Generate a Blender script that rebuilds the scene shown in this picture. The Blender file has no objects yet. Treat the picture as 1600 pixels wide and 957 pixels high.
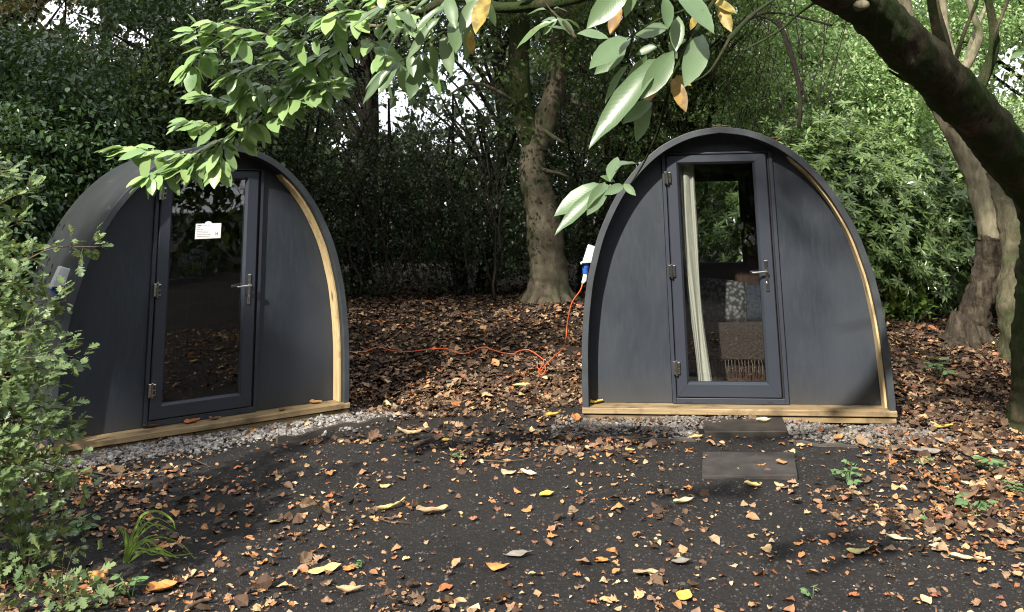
import bpy, math, random
import numpy as np
from mathutils import Vector, Matrix

# ------------------------------------------------------------------ camera, light, exposure
scene = bpy.context.scene
COL = scene.collection
CAM_Z = 1.75
FPX, PITCH, ROLL, PY0 = 1469.9, 0.19542, 0.01689, 25.66      # focal length in photo pixels, tilt up, roll, lens shift
cam_data = bpy.data.cameras.new("camera")
cam = bpy.data.objects.new("camera", cam_data)
COL.objects.link(cam)
cam_data.sensor_fit = 'HORIZONTAL'
cam_data.sensor_width = 36
cam_data.lens = FPX / 1600 * 36
cam_data.shift_y = -(478.5 - PY0) / 1600
cam_data.clip_start = 0.05
cam_data.clip_end = 600
cp, sp, cr, sr = math.cos(PITCH), math.sin(PITCH), math.cos(ROLL), math.sin(ROLL)
FWD = Vector((0, cp, sp)); UP = Vector((0, -sp, cp)); RX = Vector((1, 0, 0))
c_right = RX * cr - UP * sr
c_up = RX * sr + UP * cr
cam.matrix_world = Matrix(((c_right.x, c_up.x, -FWD.x, 0), (c_right.y, c_up.y, -FWD.y, 0), (c_right.z, c_up.z, -FWD.z, CAM_Z), (0, 0, 0, 1)))
scene.camera = cam

SUN_EL = math.radians(36)
SUN_AZ = math.radians(27)        # left of straight behind the viewer
SUN_DIR = Vector((-math.sin(SUN_AZ) * math.cos(SUN_EL), -math.cos(SUN_AZ) * math.cos(SUN_EL), math.sin(SUN_EL))).normalized()
world = bpy.data.worlds.new("World"); scene.world = world; world.use_nodes = True
wn = world.node_tree
sky = wn.nodes.new('ShaderNodeTexSky'); sky.sky_type = 'NISHITA'; sky.sun_disc = False
sky.sun_elevation = SUN_EL; sky.sun_rotation = math.atan2(SUN_DIR.x, SUN_DIR.y) % (2 * math.pi)
sky.air_density = 1.0; sky.dust_density = 3.0; sky.ozone_density = 1.0
# broken white cloud over the blue
tcw = wn.nodes.new('ShaderNodeTexCoord'); nzw = wn.nodes.new('ShaderNodeTexNoise'); nzw.inputs['Scale'].default_value = 2.2; nzw.inputs['Detail'].default_value = 6
wn.links.new(tcw.outputs['Generated'], nzw.inputs['Vector'])
rpw = wn.nodes.new('ShaderNodeValToRGB'); rpw.color_ramp.elements[0].position = .25; rpw.color_ramp.elements[1].position = .55; wn.links.new(nzw.outputs[0], rpw.inputs[0])
mxw = wn.nodes.new('ShaderNodeMix'); mxw.data_type = 'RGBA'; mxw.inputs[7].default_value = (9.0, 9.0, 9.6, 1)
wn.links.new(rpw.outputs[0], mxw.inputs[0]); wn.links.new(sky.outputs[0], mxw.inputs[6])
wn.links.new(mxw.outputs[2], wn.nodes['Background'].inputs[0])
wn.nodes['Background'].inputs[1].default_value = 0.12
sl = bpy.data.lights.new("sun", 'SUN'); sl.energy = 5.0; sl.angle = math.radians(1.3); sl.color = (1.0, .93, .82)
sun = bpy.data.objects.new("sun", sl); COL.objects.link(sun)
sun.rotation_euler = SUN_DIR.to_track_quat('Z', 'Y').to_euler()
scene.view_settings.view_transform = 'Standard'
scene.view_settings.look = 'None'
scene.view_settings.exposure = 0.9
scene.view_settings.gamma = 1
scene.render.engine = 'CYCLES'
scene.cycles.filter_width = 1.1
scene.cycles.max_bounces = 7
scene.cycles.diffuse_bounces = 3
scene.cycles.glossy_bounces = 3
scene.cycles.transparent_max_bounces = 8

rng = np.random.default_rng(7)
rnd = random.Random(5)

# ------------------------------------------------------------------ helpers
def pix(px, py, Y):
    """the point of the place that the photograph shows at this pixel, Y metres in front of the camera"""
    a = (px - 800) / FPX; b = -(py - PY0) / FPX
    u = -a * sr + b * cr; X = a * cr + b * sr
    d = Vector((X, cp - u * sp, sp + u * cp))
    d = d * (Y / d.y)
    return Vector((d.x, d.y, d.z + CAM_Z))

def to_pix(P):
    P = np.asarray(P, float)
    x, y, z = P[..., 0], P[..., 1], P[..., 2] - CAM_Z
    d = y * cp + z * sp; u = -y * sp + z * cp
    a = x * cr - u * sr; b = x * sr + u * cr
    d = np.where(np.abs(d) < 1e-3, 1e-3, d)
    return 800 + FPX * a / d, PY0 - FPX * b / d

def sstep(a, b, x):
    t = np.clip((x - a) / (b - a), 0, 1)
    return t * t * (3 - 2 * t)

_wv = [(rng.uniform(-1, 1) * f, rng.uniform(-1, 1) * f, rng.uniform(0, 6.28), a) for f, a in
       [(.7, .03)] * 4 + [(2.2, .012)] * 6 + [(6, .005)] * 8 + [(14, .0040)] * 10 + [(30, .0024)] * 14]
def gh(x, y):
    x = np.asarray(x, float); y = np.asarray(y, float)
    h = .52 * sstep(8.6, 13.0, y) * (1 - .75 * sstep(2.8, 4.6, x)) + .35 * sstep(-4.2, -7.5, x)
    h = h + .05 * np.exp(-(((x - 1.9) / 1.8) ** 2 + ((y - 8.3) / 1.5) ** 2))
    amp = sstep(1.5, 3.5, np.hypot(x, y)) * (.35 + .65 * sstep(7.0, 9.0, y) + .4 * sstep(2.2, 3.5, x))
    for kx, ky, p, a in _wv:
        h = h + amp * a * np.sin(kx * x + ky * y + p)
    return h

def gpix(px, py, lift=0.0):
    """walk along the line of sight until it meets the ground"""
    Y = 3.0
    for _ in range(40):
        p = pix(px, py, Y)
        h = float(gh(p.x, p.y))
        s = (p.z - CAM_Z) / Y
        Yn = (h - CAM_Z) / s if s < -1e-3 else Y
        if abs(Yn - Y) < .002: break
        Y = .5 * Y + .5 * min(Yn, 40)
    p = pix(px, py, Y)
    return Vector((p.x, p.y, float(gh(p.x, p.y)) + lift))

def props(o, label=None, cat=None, group=None, kind=None):
    if label: o["label"] = label
    if cat: o["category"] = cat
    if group: o["group"] = group
    if kind: o["kind"] = kind
    return o

def empty(name, label, cat, loc=(0, 0, 0), rz=0, group=None):
    o = bpy.data.objects.new(name, None); COL.objects.link(o)
    o.location = loc; o.rotation_euler = (0, 0, rz)
    o.empty_display_size = .2
    return props(o, label, cat, group)

def mesh_np(name, V, F4=None, F3=None, mat=None, parent=None, smooth=False, uv=None):
    """one mesh from numpy arrays of vertices, quads and triangles"""
    V = np.asarray(V, np.float32)
    F4 = np.zeros((0, 4), np.int32) if F4 is None else np.asarray(F4, np.int32)
    F3 = np.zeros((0, 3), np.int32) if F3 is None else np.asarray(F3, np.int32)
    me = bpy.data.meshes.new(name)
    me.vertices.add(len(V)); me.vertices.foreach_set('co', V.ravel())
    nl = F4.size + F3.size
    me.loops.add(nl); me.loops.foreach_set('vertex_index', np.concatenate([F4.ravel(), F3.ravel()]))
    npoly = len(F4) + len(F3)
    me.polygons.add(npoly)
    st = np.concatenate([np.arange(len(F4)) * 4, F4.size + np.arange(len(F3)) * 3]).astype(np.int32)
    me.polygons.foreach_set('loop_start', st)
    me.polygons.foreach_set('use_smooth', np.full(npoly, smooth, bool))
    if uv is not None:
        at = me.attributes.new('luv', 'FLOAT_VECTOR', 'POINT'); at.data.foreach_set('vector', np.asarray(uv, np.float32).ravel())
    me.update(calc_edges=True); me.validate()
    if mat: me.materials.append(mat)
    o = bpy.data.objects.new(name, me); COL.objects.link(o)
    if parent: o.parent = parent
    return o

_tab = np.random.default_rng(3).uniform(-1, 1, (64, 64))
def _vn(a, b_, per):
    """value noise, periodic round the trunk"""
    ia, ib = int(math.floor(a)), int(math.floor(b_)); fa, fb = a - ia, b_ - ib; P_ = max(1, int(round(per)))
    g = lambda x, y: _tab[x % 64, (y % P_) % 64]
    fa = fa * fa * (3 - 2 * fa); fb = fb * fb * (3 - 2 * fb)
    return (g(ia, ib) * (1 - fa) + g(ia + 1, ib) * fa) * (1 - fb) + (g(ia, ib + 1) * (1 - fa) + g(ia + 1, ib + 1) * fa) * fb

class MB:
    def __init__(s): s.v = []; s.f = []; s.n = 0
    def add(s, vs, fs):
        s.v += [tuple(v) for v in vs]; s.f += [tuple(i + s.n for i in f) for f in fs]; s.n += len(vs); return s
    def box(s, x0, x1, y0, y1, z0, z1, M=None):
        vs = [Vector((x, y, z)) for x in (x0, x1) for y in (y0, y1) for z in (z0, z1)]
        if M is not None: vs = [M @ v for v in vs]
        return s.add(vs, [(0, 1, 3, 2), (4, 6, 7, 5), (0, 4, 5, 1), (2, 3, 7, 6), (0, 2, 6, 4), (1, 5, 7, 3)])
    def tube(s, pts, rad, seg=10, cap=True, noise=0.0, fine=0.0):
        pts = [Vector(p) for p in pts]
        if not hasattr(rad, '__len__'): rad = [rad] * len(pts)
        ref = Vector((0.13, 0.31, 1)).normalized(); vs = []; N = len(pts)
        t0 = (pts[1] - pts[0]).normalized()
        if abs(t0.dot(ref)) > .9: ref = Vector((1, 0.2, 0)).normalized()
        nrm = (ref - t0 * ref.dot(t0)).normalized()
        ph = [rnd.uniform(0, 6.28) for _ in range(6)]
        for i, p in enumerate(pts):
            t = (pts[min(i + 1, N - 1)] - pts[max(i - 1, 0)]).normalized()
            nrm = (nrm - t * nrm.dot(t)).normalized(); b = t.cross(nrm)
            for k in range(seg):
                a = 2 * math.pi * k / seg
                r = rad[i]
                if fine:
                    r += fine * (_vn(i * .9, k * .55, seg * .55) * .6 + _vn(i * .45 + 9, k * .25, seg * .25) + .5 * _vn(i * 2.3 + 4, k * 1.0, seg))
                if noise:
                    r *= 1 + noise * (.5 * math.sin(3 * a + ph[0] + i * .22) + .35 * math.sin(5 * a + ph[1] - i * .3) + .3 * math.sin(2 * a + ph[2] + i * .7) + .22 * math.sin(9 * a + ph[3] + i * .15))
                vs.append(p + (nrm * math.cos(a) + b * math.sin(a)) * r)
        fs = [(i * seg + k, i * seg + (k + 1) % seg, (i + 1) * seg + (k + 1) % seg, (i + 1) * seg + k) for i in range(N - 1) for k in range(seg)]
        if cap: fs += [tuple(range(seg - 1, -1, -1)), tuple((N - 1) * seg + k for k in range(seg))]
        return s.add(vs, fs)
    def prism(s, poly, y0, y1):
        """poly in (x, z), pulled from y0 to y1"""
        n = len(poly)
        vs = [(x, y0, z) for x, z in poly] + [(x, y1, z) for x, z in poly]
        return s.add(vs, [tuple(range(n)), tuple(range(2 * n - 1, n - 1, -1))] + [(i, i + n, (i + 1) % n + n, (i + 1) % n) for i in range(n)])
    def build(s, name, mat, parent=None, smooth=False, bevel=0, seg=2, auto=None):
        me = bpy.data.meshes.new(name); me.from_pydata(s.v, [], s.f); me.validate()
        me.materials.append(mat)
        o = bpy.data.objects.new(name, me); COL.objects.link(o)
        if parent: o.parent = parent
        import bmesh
        bm = bmesh.new(); bm.from_mesh(me); bmesh.ops.recalc_face_normals(bm, faces=bm.faces); bm.to_mesh(me); bm.free()
        for p in me.polygons: p.use_smooth = smooth
        if bevel:
            m = o.modifiers.new('bevel', 'BEVEL'); m.width = bevel; m.segments = seg; m.limit_method = 'ANGLE'; m.angle_limit = math.radians(40)
        return o

def smooth_path(pts, rad, n=6):
    """Catmull-Rom through the points; radii are interpolated with them"""
    P = [Vector(p) for p in pts]; out = []; ro = []
    if not hasattr(rad, '__len__'): rad = [rad] * len(P)
    for i in range(len(P) - 1):
        p0, p1, p2, p3 = P[max(i - 1, 0)], P[i], P[i + 1], P[min(i + 2, len(P) - 1)]
        for k in range(n):
            t = k / n
            out.append(.5 * ((2 * p1) + (p2 - p0) * t + (2 * p0 - 5 * p1 + 4 * p2 - p3) * t * t + (3 * p1 - p0 - 3 * p2 + p3) * t ** 3))
            ro.append(rad[i] * (1 - t) + rad[i + 1] * t)
    out.append(P[-1]); ro.append(rad[-1])
    return out, ro

# ------------------------------------------------------------------ materials
def new_mat(name):
    m = bpy.data.materials.new(name); m.use_nodes = True
    nt = m.node_tree; b = nt.nodes['Principled BSDF']
    return m, nt, b
def nd(nt, t, **kw):
    n = nt.nodes.new(t)
    for k, v in kw.items():
        if k in n.inputs: n.inputs[k].default_value = v
        else: setattr(n, k, v)
    return n
def ramp(nt, src, stops, interp='LINEAR'):
    r = nt.nodes.new('ShaderNodeValToRGB'); r.color_ramp.interpolation = interp
    e = r.color_ramp.elements
    while len(e) < len(stops): e.new(.5)
    for i, (p, c) in enumerate(stops):
        e[i].position = p; e[i].color = (*c, 1) if len(c) == 3 else c
    nt.links.new(src, r.inputs[0]); return r
def coord(nt, scale=(1, 1, 1), kind='Object'):
    tc = nt.nodes.new('ShaderNodeTexCoord'); mp = nt.nodes.new('ShaderNodeMapping')
    mp.inputs['Scale'].default_value = scale
    nt.links.new(tc.outputs[kind], mp.inputs[0]); return mp.outputs[0]
def noise(nt, vec, scale, detail=6, rough=.6, dist=0):
    n = nt.nodes.new('ShaderNodeTexNoise'); n.inputs['Scale'].default_value = scale
    n.inputs['Detail'].default_value = detail; n.inputs['Roughness'].default_value = rough; n.inputs['Distortion'].default_value = dist
    nt.links.new(vec, n.inputs['Vector']); return n.outputs[0]
def bump(nt, b, h, strength=.4, dist=.01):
    n = nt.nodes.new('ShaderNodeBump'); n.inputs['Strength'].default_value = strength; n.inputs['Distance'].default_value = dist
    nt.links.new(h, n.inputs['Height']); nt.links.new(n.outputs[0], b.inputs['Normal'])
def mixc(nt, fac, a, c, mode='MIX'):
    m = nt.nodes.new('ShaderNodeMix'); m.data_type = 'RGBA'; m.blend_type = mode
    if isinstance(fac, (int, float)): m.inputs[0].default_value = fac
    else: nt.links.new(fac, m.inputs[0])
    for s, i in ((a, 6), (c, 7)):
        if isinstance(s, tuple): m.inputs[i].default_value = (*s, 1)
        else: nt.links.new(s, m.inputs[i])
    return m.outputs[2]

def leaf_mat(name, cols, rough=.5, trans=.35, tcol=(.30, .42, .05), spec=.5, veins=0, patch=0.0):
    """cols: list of colours picked leaf by leaf; light also passes through the blade"""
    m, nt, b = new_mat(name)
    g = nt.nodes.new('ShaderNodeNewGeometry')
    n = len(cols)
    r = ramp(nt, g.outputs['Random Per Island'], [(i / max(n - 1, 1), c) for i, c in enumerate(cols)])
    col = r.outputs[0]
    v = coord(nt)
    if patch:
        col = mixc(nt, ramp(nt, noise(nt, v, patch, 3), [(.42, (0, 0, 0)), (.62, (1, 1, 1))]).outputs[0], col, mixc(nt, .6, col, (.02, .02, .012)))
    nt.links.new(col, b.inputs['Base Color'])
    b.inputs['Roughness'].default_value = rough
    b.inputs['Specular IOR Level'].default_value = spec
    if veins:
        at = nt.nodes.new('ShaderNodeAttribute'); at.attribute_name = 'luv'; sx = nt.nodes.new('ShaderNodeSeparateXYZ'); nt.links.new(at.outputs['Vector'], sx.inputs[0])
        def mth(op, a, b_=None, c_=None):
            q = nt.nodes.new('ShaderNodeMath'); q.operation = op
            for i_, z in enumerate((a, b_, c_)):
                if z is None: continue
                if isinstance(z, (int, float)): q.inputs[i_].default_value = z
                else: nt.links.new(z, q.inputs[i_])
            return q.outputs[0]
        ab = mth('ABSOLUTE', sx.outputs['Y'])
        ph = mth('MULTIPLY', mth('SUBTRACT', sx.outputs['X'], mth('MULTIPLY', ab, .9)), 62.0)
        vein = mth('POWER', mth('ABSOLUTE', mth('COSINE', ph)), 9.0)
        mid = mth('SUBTRACT', 1.0, mth('MULTIPLY', ab, 60.0)); mid = mth('MAXIMUM', mid, 0.0)
        vv = mth('MAXIMUM', vein, mid)
        col = mixc(nt, mth('MULTIPLY', vv, .10), col, mixc(nt, .5, col, (.45, .55, .25)))
        spot = ramp(nt, noise(nt, v, 45, 3), [(.66, (0, 0, 0)), (.72, (.7, .7, .7))]).outputs[0]
        col = mixc(nt, spot, col, (.12, .10, .03))
        nt.links.new(col, b.inputs['Base Color'])
        bump(nt, b, mth('ADD', mth('MULTIPLY', vv, -.35), noise(nt, v, veins, 2)), .16, .0015)
    t = nt.nodes.new('ShaderNodeBsdfTranslucent')
    nt.links.new(mixc(nt, .55, col, tcol), t.inputs[0])
    mx = nt.nodes.new('ShaderNodeMixShader'); mx.inputs[0].default_value = trans
    nt.links.new(b.outputs[0], mx.inputs[1]); nt.links.new(t.outputs[0], mx.inputs[2])
    nt.links.new(mx.outputs[0], nt.nodes['Material Output'].inputs[0])
    return m

def bark_mat(name, c1, c2, c3, scale=(14, 14, 3.5), moss=None, mossamt=.5, b_strength=.6):
    m, nt, b = new_mat(name)
    v = coord(nt, scale)
    n = noise(nt, v, 1.0, 8, .65, .4)
    col = ramp(nt, n, [(.3, c1), (.5, c2), (.7, c3)]).outputs[0]
    if moss:
        v2 = coord(nt, (1, 1, .7))
        k = ramp(nt, noise(nt, v2, 3.2, 6, .6), [(1 - mossamt - .08, (0, 0, 0)), (1 - mossamt + .08, (1, 1, 1))]).outputs[0]
        col = mixc(nt, k, col, moss)
    nt.links.new(col, b.inputs['Base Color']); b.inputs['Roughness'].default_value = .9
    b.inputs['Specular IOR Level'].default_value = .2
    n2 = noise(nt, coord(nt, tuple(x * 4 for x in scale)), 1.0, 8, .75)
    ad = nt.nodes.new('ShaderNodeMath'); ad.operation = 'MULTIPLY_ADD'; ad.inputs[1].default_value = .6; nt.links.new(n2, ad.inputs[0]); nt.links.new(n, ad.inputs[2])
    k3 = ramp(nt, n2, [(.35, (.68, .68, .68)), (.6, (1, 1, 1))]).outputs[0]
    nt.links.new(mixc(nt, 1.0, col, k3, 'MULTIPLY'), b.inputs['Base Color'])
    bump(nt, b, ad.outputs[0], min(1, b_strength * 1.4), .05)
    return m

def flat_mat(name, col, rough=.5, metal=0, spec=.5, n_scale=0, n_amt=.15, bstr=0, bscale=200):
    m, nt, b = new_mat(name)
    v = coord(nt)
    if n_scale:
        k = noise(nt, v, n_scale, 6, .6)
        d = tuple(c * (1 - n_amt) for c in col); e = tuple(min(1, c * (1 + n_amt)) for c in col)
        c_ = ramp(nt, k, [(.3, d), (.7, e)]).outputs[0]
        nt.links.new(c_, b.inputs['Base Color'])
    else: b.inputs['Base Color'].default_value = (*col, 1)
    b.inputs['Roughness'].default_value = rough; b.inputs['Metallic'].default_value = metal
    b.inputs['Specular IOR Level'].default_value = spec
    if bstr: bump(nt, b, noise(nt, v, bscale, 4), bstr, .002)
    return m

M = {}
# painted board with brushed scuffs, dust near the ground and fine speckles
def paint_mat(name, c0, c1):
    m, nt, b = new_mat(name)
    v = coord(nt)
    big = noise(nt, coord(nt, (1.2, 1.2, .7)), 1.6, 5, .55)
    col = ramp(nt, big, [(.32, c0), (.68, c1)]).outputs[0]
    fine = ramp(nt, noise(nt, coord(nt, (40, 40, 6)), 1, 5, .7), [(.45, (0, 0, 0)), (.8, (1, 1, 1))]).outputs[0]
    col = mixc(nt, fine, col, tuple(x * 1.12 for x in c1))
    vo = nt.nodes.new('ShaderNodeTexVoronoi'); vo.inputs['Scale'].default_value = 55; nt.links.new(v, vo.inputs['Vector'])
    sp_ = ramp(nt, vo.outputs['Distance'], [(.04, (1, 1, 1)), (.07, (0, 0, 0))]).outputs[0]
    msk = ramp(nt, noise(nt, v, 2.1, 3), [(.52, (0, 0, 0)), (.66, (1, 1, 1))]).outputs[0]
    ml = nt.nodes.new('ShaderNodeMath'); ml.operation = 'MULTIPLY'; nt.links.new(sp_, ml.inputs[0]); nt.links.new(msk, ml.inputs[1])
    col = mixc(nt, ml.outputs[0], col, (.10, .105, .11))
    # splash dirt along the foot
    sx = nt.nodes.new('ShaderNodeSeparateXYZ'); nt.links.new(v, sx.inputs[0])
    ad = nt.nodes.new('ShaderNodeMath'); ad.operation = 'MULTIPLY_ADD'; ad.inputs[1].default_value = .35; nt.links.new(noise(nt, v, 9, 5), ad.inputs[0]); nt.links.new(sx.outputs['Z'], ad.inputs[2])
    dk = ramp(nt, ad.outputs[0], [(.16, (.55, .55, .55)), (.42, (0, 0, 0))]).outputs[0]
    col = mixc(nt, dk, col, (.045, .042, .038))
    nt.links.new(col, b.inputs['Base Color'])
    rg = ramp(nt, big, [(.3, (.42, .42, .42)), (.7, (.6, .6, .6))]).outputs[0]
    nt.links.new(rg, b.inputs['Roughness'])
    b.inputs['Specular IOR Level'].default_value = .45
    bump(nt, b, noise(nt, v, 90, 4), .12, .002)
    return m
M['panel'] = paint_mat('anthracite_board', (.018, .024, .033), (.028, .035, .046))
M['rim'] = flat_mat('roof_rim_paint', (.040, .046, .053), .5, n_scale=6, n_amt=.25, bstr=.1)
M['reveal'] = flat_mat('reveal_dark', (.012, .014, .018), .6, n_scale=6)  # dark lining where the arch has no timber trim
M['upvc'] = flat_mat('grey_upvc', (.026, .032, .045), .42, n_scale=3, n_amt=.08, bstr=.05, bscale=300)
M['rubber'] = flat_mat('black_rubber', (.008, .008, .009), .6)
M['chrome'] = flat_mat('chrome', (.62, .61, .58), .18, metal=1, n_scale=40, n_amt=.2)
M['white'] = flat_mat('white_plastic', (.72, .74, .75), .4, n_scale=20, n_amt=.06)
M['grey_plastic'] = flat_mat('grey_plastic', (.45, .48, .50), .45, n_scale=20, n_amt=.08)
M['blue'] = flat_mat('blue_plastic', (.02, .09, .38), .35)
M['orange'] = flat_mat('orange_cable_sheath', (.70, .13, .045), .5, n_scale=30, n_amt=.25)
M['card'] = flat_mat('white_card', (.82, .84, .82), .5)
M['ink'] = flat_mat('grey_ink', (.25, .26, .30), .7)
M['red_ink'] = flat_mat('red_ink', (.55, .10, .06), .7)
M['paint_red'] = flat_mat('red_marker_paint', (.75, .03, .05), .6, n_scale=30, n_amt=.3)
def roof_mat():
    m, nt, b = new_mat('roof_membrane')
    v = coord(nt)
    c = ramp(nt, noise(nt, v, 3, 7, .65), [(.3, (.012, .016, .017)), (.55, (.019, .024, .025)), (.75, (.030, .035, .034))]).outputs[0]
    k = ramp(nt, noise(nt, coord(nt, (30, 3, 6)), 1, 4), [(.66, (0, 0, 0)), (.8, (1, 1, 1))]).outputs[0]
    c = mixc(nt, k, c, (.14, .145, .13))
    nt.links.new(c, b.inputs['Base Color']); b.inputs['Roughness'].default_value = .62
    bump(nt, b, noise(nt, v, 60, 5), .25, .003)
    return m
M['roof'] = roof_mat()
def wood_mat(name, c1, c2, c3, axis=0, rough=.6, knots=True):
    m, nt, b = new_mat(name)
    s = [26, 26, 26]; s[axis] = 1.3
    v = coord(nt, tuple(s))
    g = noise(nt, v, 1, 6, .6, 1.2)
    c = ramp(nt, g, [(.3, c1), (.52, c2), (.72, c3)]).outputs[0]
    if knots:
        s2 = [7, 7, 7]; s2[axis] = 2.2
        vo = nt.nodes.new('ShaderNodeTexVoronoi'); vo.inputs['Scale'].default_value = 1; nt.links.new(coord(nt, tuple(s2)), vo.inputs['Vector'])
        c = mixc(nt, ramp(nt, vo.outputs['Distance'], [(.06, (1, 1, 1)), (.16, (0, 0, 0))]).outputs[0], c, tuple(x * .35 for x in c1))
        st = ramp(nt, noise(nt, coord(nt), 5, 5), [(.5, (0, 0, 0)), (.7, (.8, .8, .8))]).outputs[0]
        c = mixc(nt, st, c, tuple(x * .5 for x in c1))
    nt.links.new(c, b.inputs['Base Color']); b.inputs['Roughness'].default_value = rough
    bump(nt, b, g, .2, .003)
    return m
M['pine'] = wood_mat('treated_pine', (.15, .10, .05), (.29, .21, .11), (.40, .31, .18), 0)
M['pine_arc'] = wood_mat('treated_pine_trim', (.36, .26, .13), (.50, .38, .20), (.60, .48, .28), 2)
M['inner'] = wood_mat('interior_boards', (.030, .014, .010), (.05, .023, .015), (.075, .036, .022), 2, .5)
M['old_board'] = wood_mat('weathered_board', (.035, .030, .026), (.06, .052, .045), (.09, .08, .07), 0, .85, False)
M['slab'] = flat_mat('wet_dark_slab', (.026, .021, .017), .55, n_scale=9, n_amt=.5, bstr=.3, bscale=60)
M['slab2'] = flat_mat('dusty_slab', (.036, .031, .028), .8, n_scale=7, n_amt=.5, bstr=.3, bscale=60)

def glass_mat():
    m, nt, b = new_mat('door_glass'); nt.nodes.remove(b)
    lw = nt.nodes.new('ShaderNodeLayerWeight'); lw.inputs[0].default_value = .5
    pw = nt.nodes.new('ShaderNodeMath'); pw.operation = 'POWER'; pw.inputs[1].default_value = 5; nt.links.new(lw.outputs['Facing'], pw.inputs[0])
    f = nt.nodes.new('ShaderNodeMath'); f.operation = 'MULTIPLY_ADD'; f.inputs[1].default_value = .93; f.inputs[2].default_value = .065; nt.links.new(pw.outputs[0], f.inputs[0])
    t = nt.nodes.new('ShaderNodeBsdfTransparent'); t.inputs[0].default_value = (.86, .88, .87, 1)
    g = nt.nodes.new('ShaderNodeBsdfGlossy'); g.inputs['Roughness'].default_value = .012
    x = nt.nodes.new('ShaderNodeMixShader')
    nt.links.new(f.outputs[0], x.inputs[0]); nt.links.new(t.outputs[0], x.inputs[1]); nt.links.new(g.outputs[0], x.inputs[2])
    nt.links.new(x.outputs[0], nt.nodes['Material Output'].inputs[0])
    return m
M['glass'] = glass_mat()

def fabric(name, a, b_, scale, rough=.9, trans=0):
    m, nt, b = new_mat(name)
    v = coord(nt)
    ch = nt.nodes.new('ShaderNodeTexVoronoi'); ch.inputs['Scale'].default_value = scale; nt.links.new(v, ch.inputs['Vector'])
    c = ramp(nt, ch.outputs['Distance'], [(.25, a), (.6, b_)]).outputs[0]
    nt.links.new(c, b.inputs['Base Color']); b.inputs['Roughness'].default_value = rough
    bump(nt, b, ch.outputs['Distance'], .5, .01)
    if trans:
        t = nt.nodes.new('ShaderNodeBsdfTranslucent'); t.inputs[0].default_value = (*a, 1)
        mx = nt.nodes.new('ShaderNodeMixShader'); mx.inputs[0].default_value = trans
        nt.links.new(b.outputs[0], mx.inputs[1]); nt.links.new(t.outputs[0], mx.inputs[2]); nt.links.new(mx.outputs[0], nt.nodes['Material Output'].inputs[0])
    return m
M['curtain'] = fabric('cream_curtain', (.85, .83, .76), (.80, .78, .70), 300, .9, .35)
M['knit'] = fabric('grey_knit', (.17, .165, .16), (.03, .03, .035), 28)
M['navy'] = fabric('navy_fabric', (.012, .016, .03), (.03, .035, .05), 40)
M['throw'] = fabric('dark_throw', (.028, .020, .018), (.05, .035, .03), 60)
M['fringe'] = fabric('pale_fringe', (.17, .15, .13), (.11, .10, .085), 80)

def ground_mat():
    m, nt, b = new_mat('dark_soil_and_grit')
    v = coord(nt, kind='Object')
    n1 = noise(nt, v, 1.1, 6, .6)
    n2 = noise(nt, v, 38, 6, .75)
    n3 = noise(nt, v, 170, 4, .7)
    c = ramp(nt, n1, [(.3, (.024, .022, .021)), (.5, (.036, .033, .032)), (.7, (.048, .045, .044))]).outputs[0]
    c = mixc(nt, ramp(nt, n2, [(.35, (0, 0, 0)), (.75, (1, 1, 1))]).outputs[0], mixc(nt, .65, c, (.006, .006, .006)), c)
    c = mixc(nt, ramp(nt, n3, [(.60, (0, 0, 0)), (.72, (1, 1, 1))]).outputs[0], c, (.085, .080, .076))
    vo = nt.nodes.new('ShaderNodeTexVoronoi'); vo.inputs['Scale'].default_value = 60; nt.links.new(v, vo.inputs['Vector'])
    k = ramp(nt, vo.outputs['Distance'], [(.07, (1, 1, 1)), (.12, (0, 0, 0))]).outputs[0]
    mk = ramp(nt, noise(nt, v, 7, 3), [(.5, (0, 0, 0)), (.62, (1, 1, 1))]).outputs[0]
    ml = nt.nodes.new('ShaderNodeMath'); ml.operation = 'MULTIPLY'; nt.links.new(k, ml.inputs[0]); nt.links.new(mk, ml.inputs[1])
    c = mixc(nt, ml.outputs[0], c, (.085, .082, .078))
    # brown leaf mould further up the bank
    sx = nt.nodes.new('ShaderNodeSeparateXYZ'); nt.links.new(v, sx.inputs[0])
    ad = nt.nodes.new('ShaderNodeMath'); ad.operation = 'MULTIPLY_ADD'; ad.inputs[1].default_value = 2.0; nt.links.new(n1, ad.inputs[0]); nt.links.new(sx.outputs['Y'], ad.inputs[2])
    k2 = nt.nodes.new('ShaderNodeMapRange'); k2.inputs[1].default_value = 8.6; k2.inputs[2].default_value = 10.5; nt.links.new(ad.outputs[0], k2.inputs[0])
    mould = ramp(nt, n2, [(.3, (.012, .008, .005)), (.55, (.035, .022, .014)), (.75, (.075, .045, .025))]).outputs[0]
    c = mixc(nt, k2.outputs[0], c, mould)
    # faint moss
    ms = ramp(nt, noise(nt, v, 2.3, 5, .7), [(.64, (0, 0, 0)), (.74, (.5, .5, .5))]).outputs[0]
    c = mixc(nt, ms, c, (.035, .05, .018))
    nt.links.new(c, b.inputs['Base Color']); b.inputs['Roughness'].default_value = .88
    b.inputs['Specular IOR Level'].default_value = .3
    h = nt.nodes.new('ShaderNodeMath'); h.operation = 'MULTIPLY_ADD'; h.inputs[1].default_value = .35; nt.links.new(n3, h.inputs[0]); nt.links.new(n2, h.inputs[2])
    h2 = nt.nodes.new('ShaderNodeMath'); h2.operation = 'MULTIPLY_ADD'; h2.inputs[1].default_value = 1.6; nt.links.new(noise(nt, v, 11, 5, .65), h2.inputs[0]); nt.links.new(h.outputs[0], h2.inputs[2])
    bump(nt, b, h2.outputs[0], 1.0, .03)
    return m
M['ground'] = ground_mat()

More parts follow.
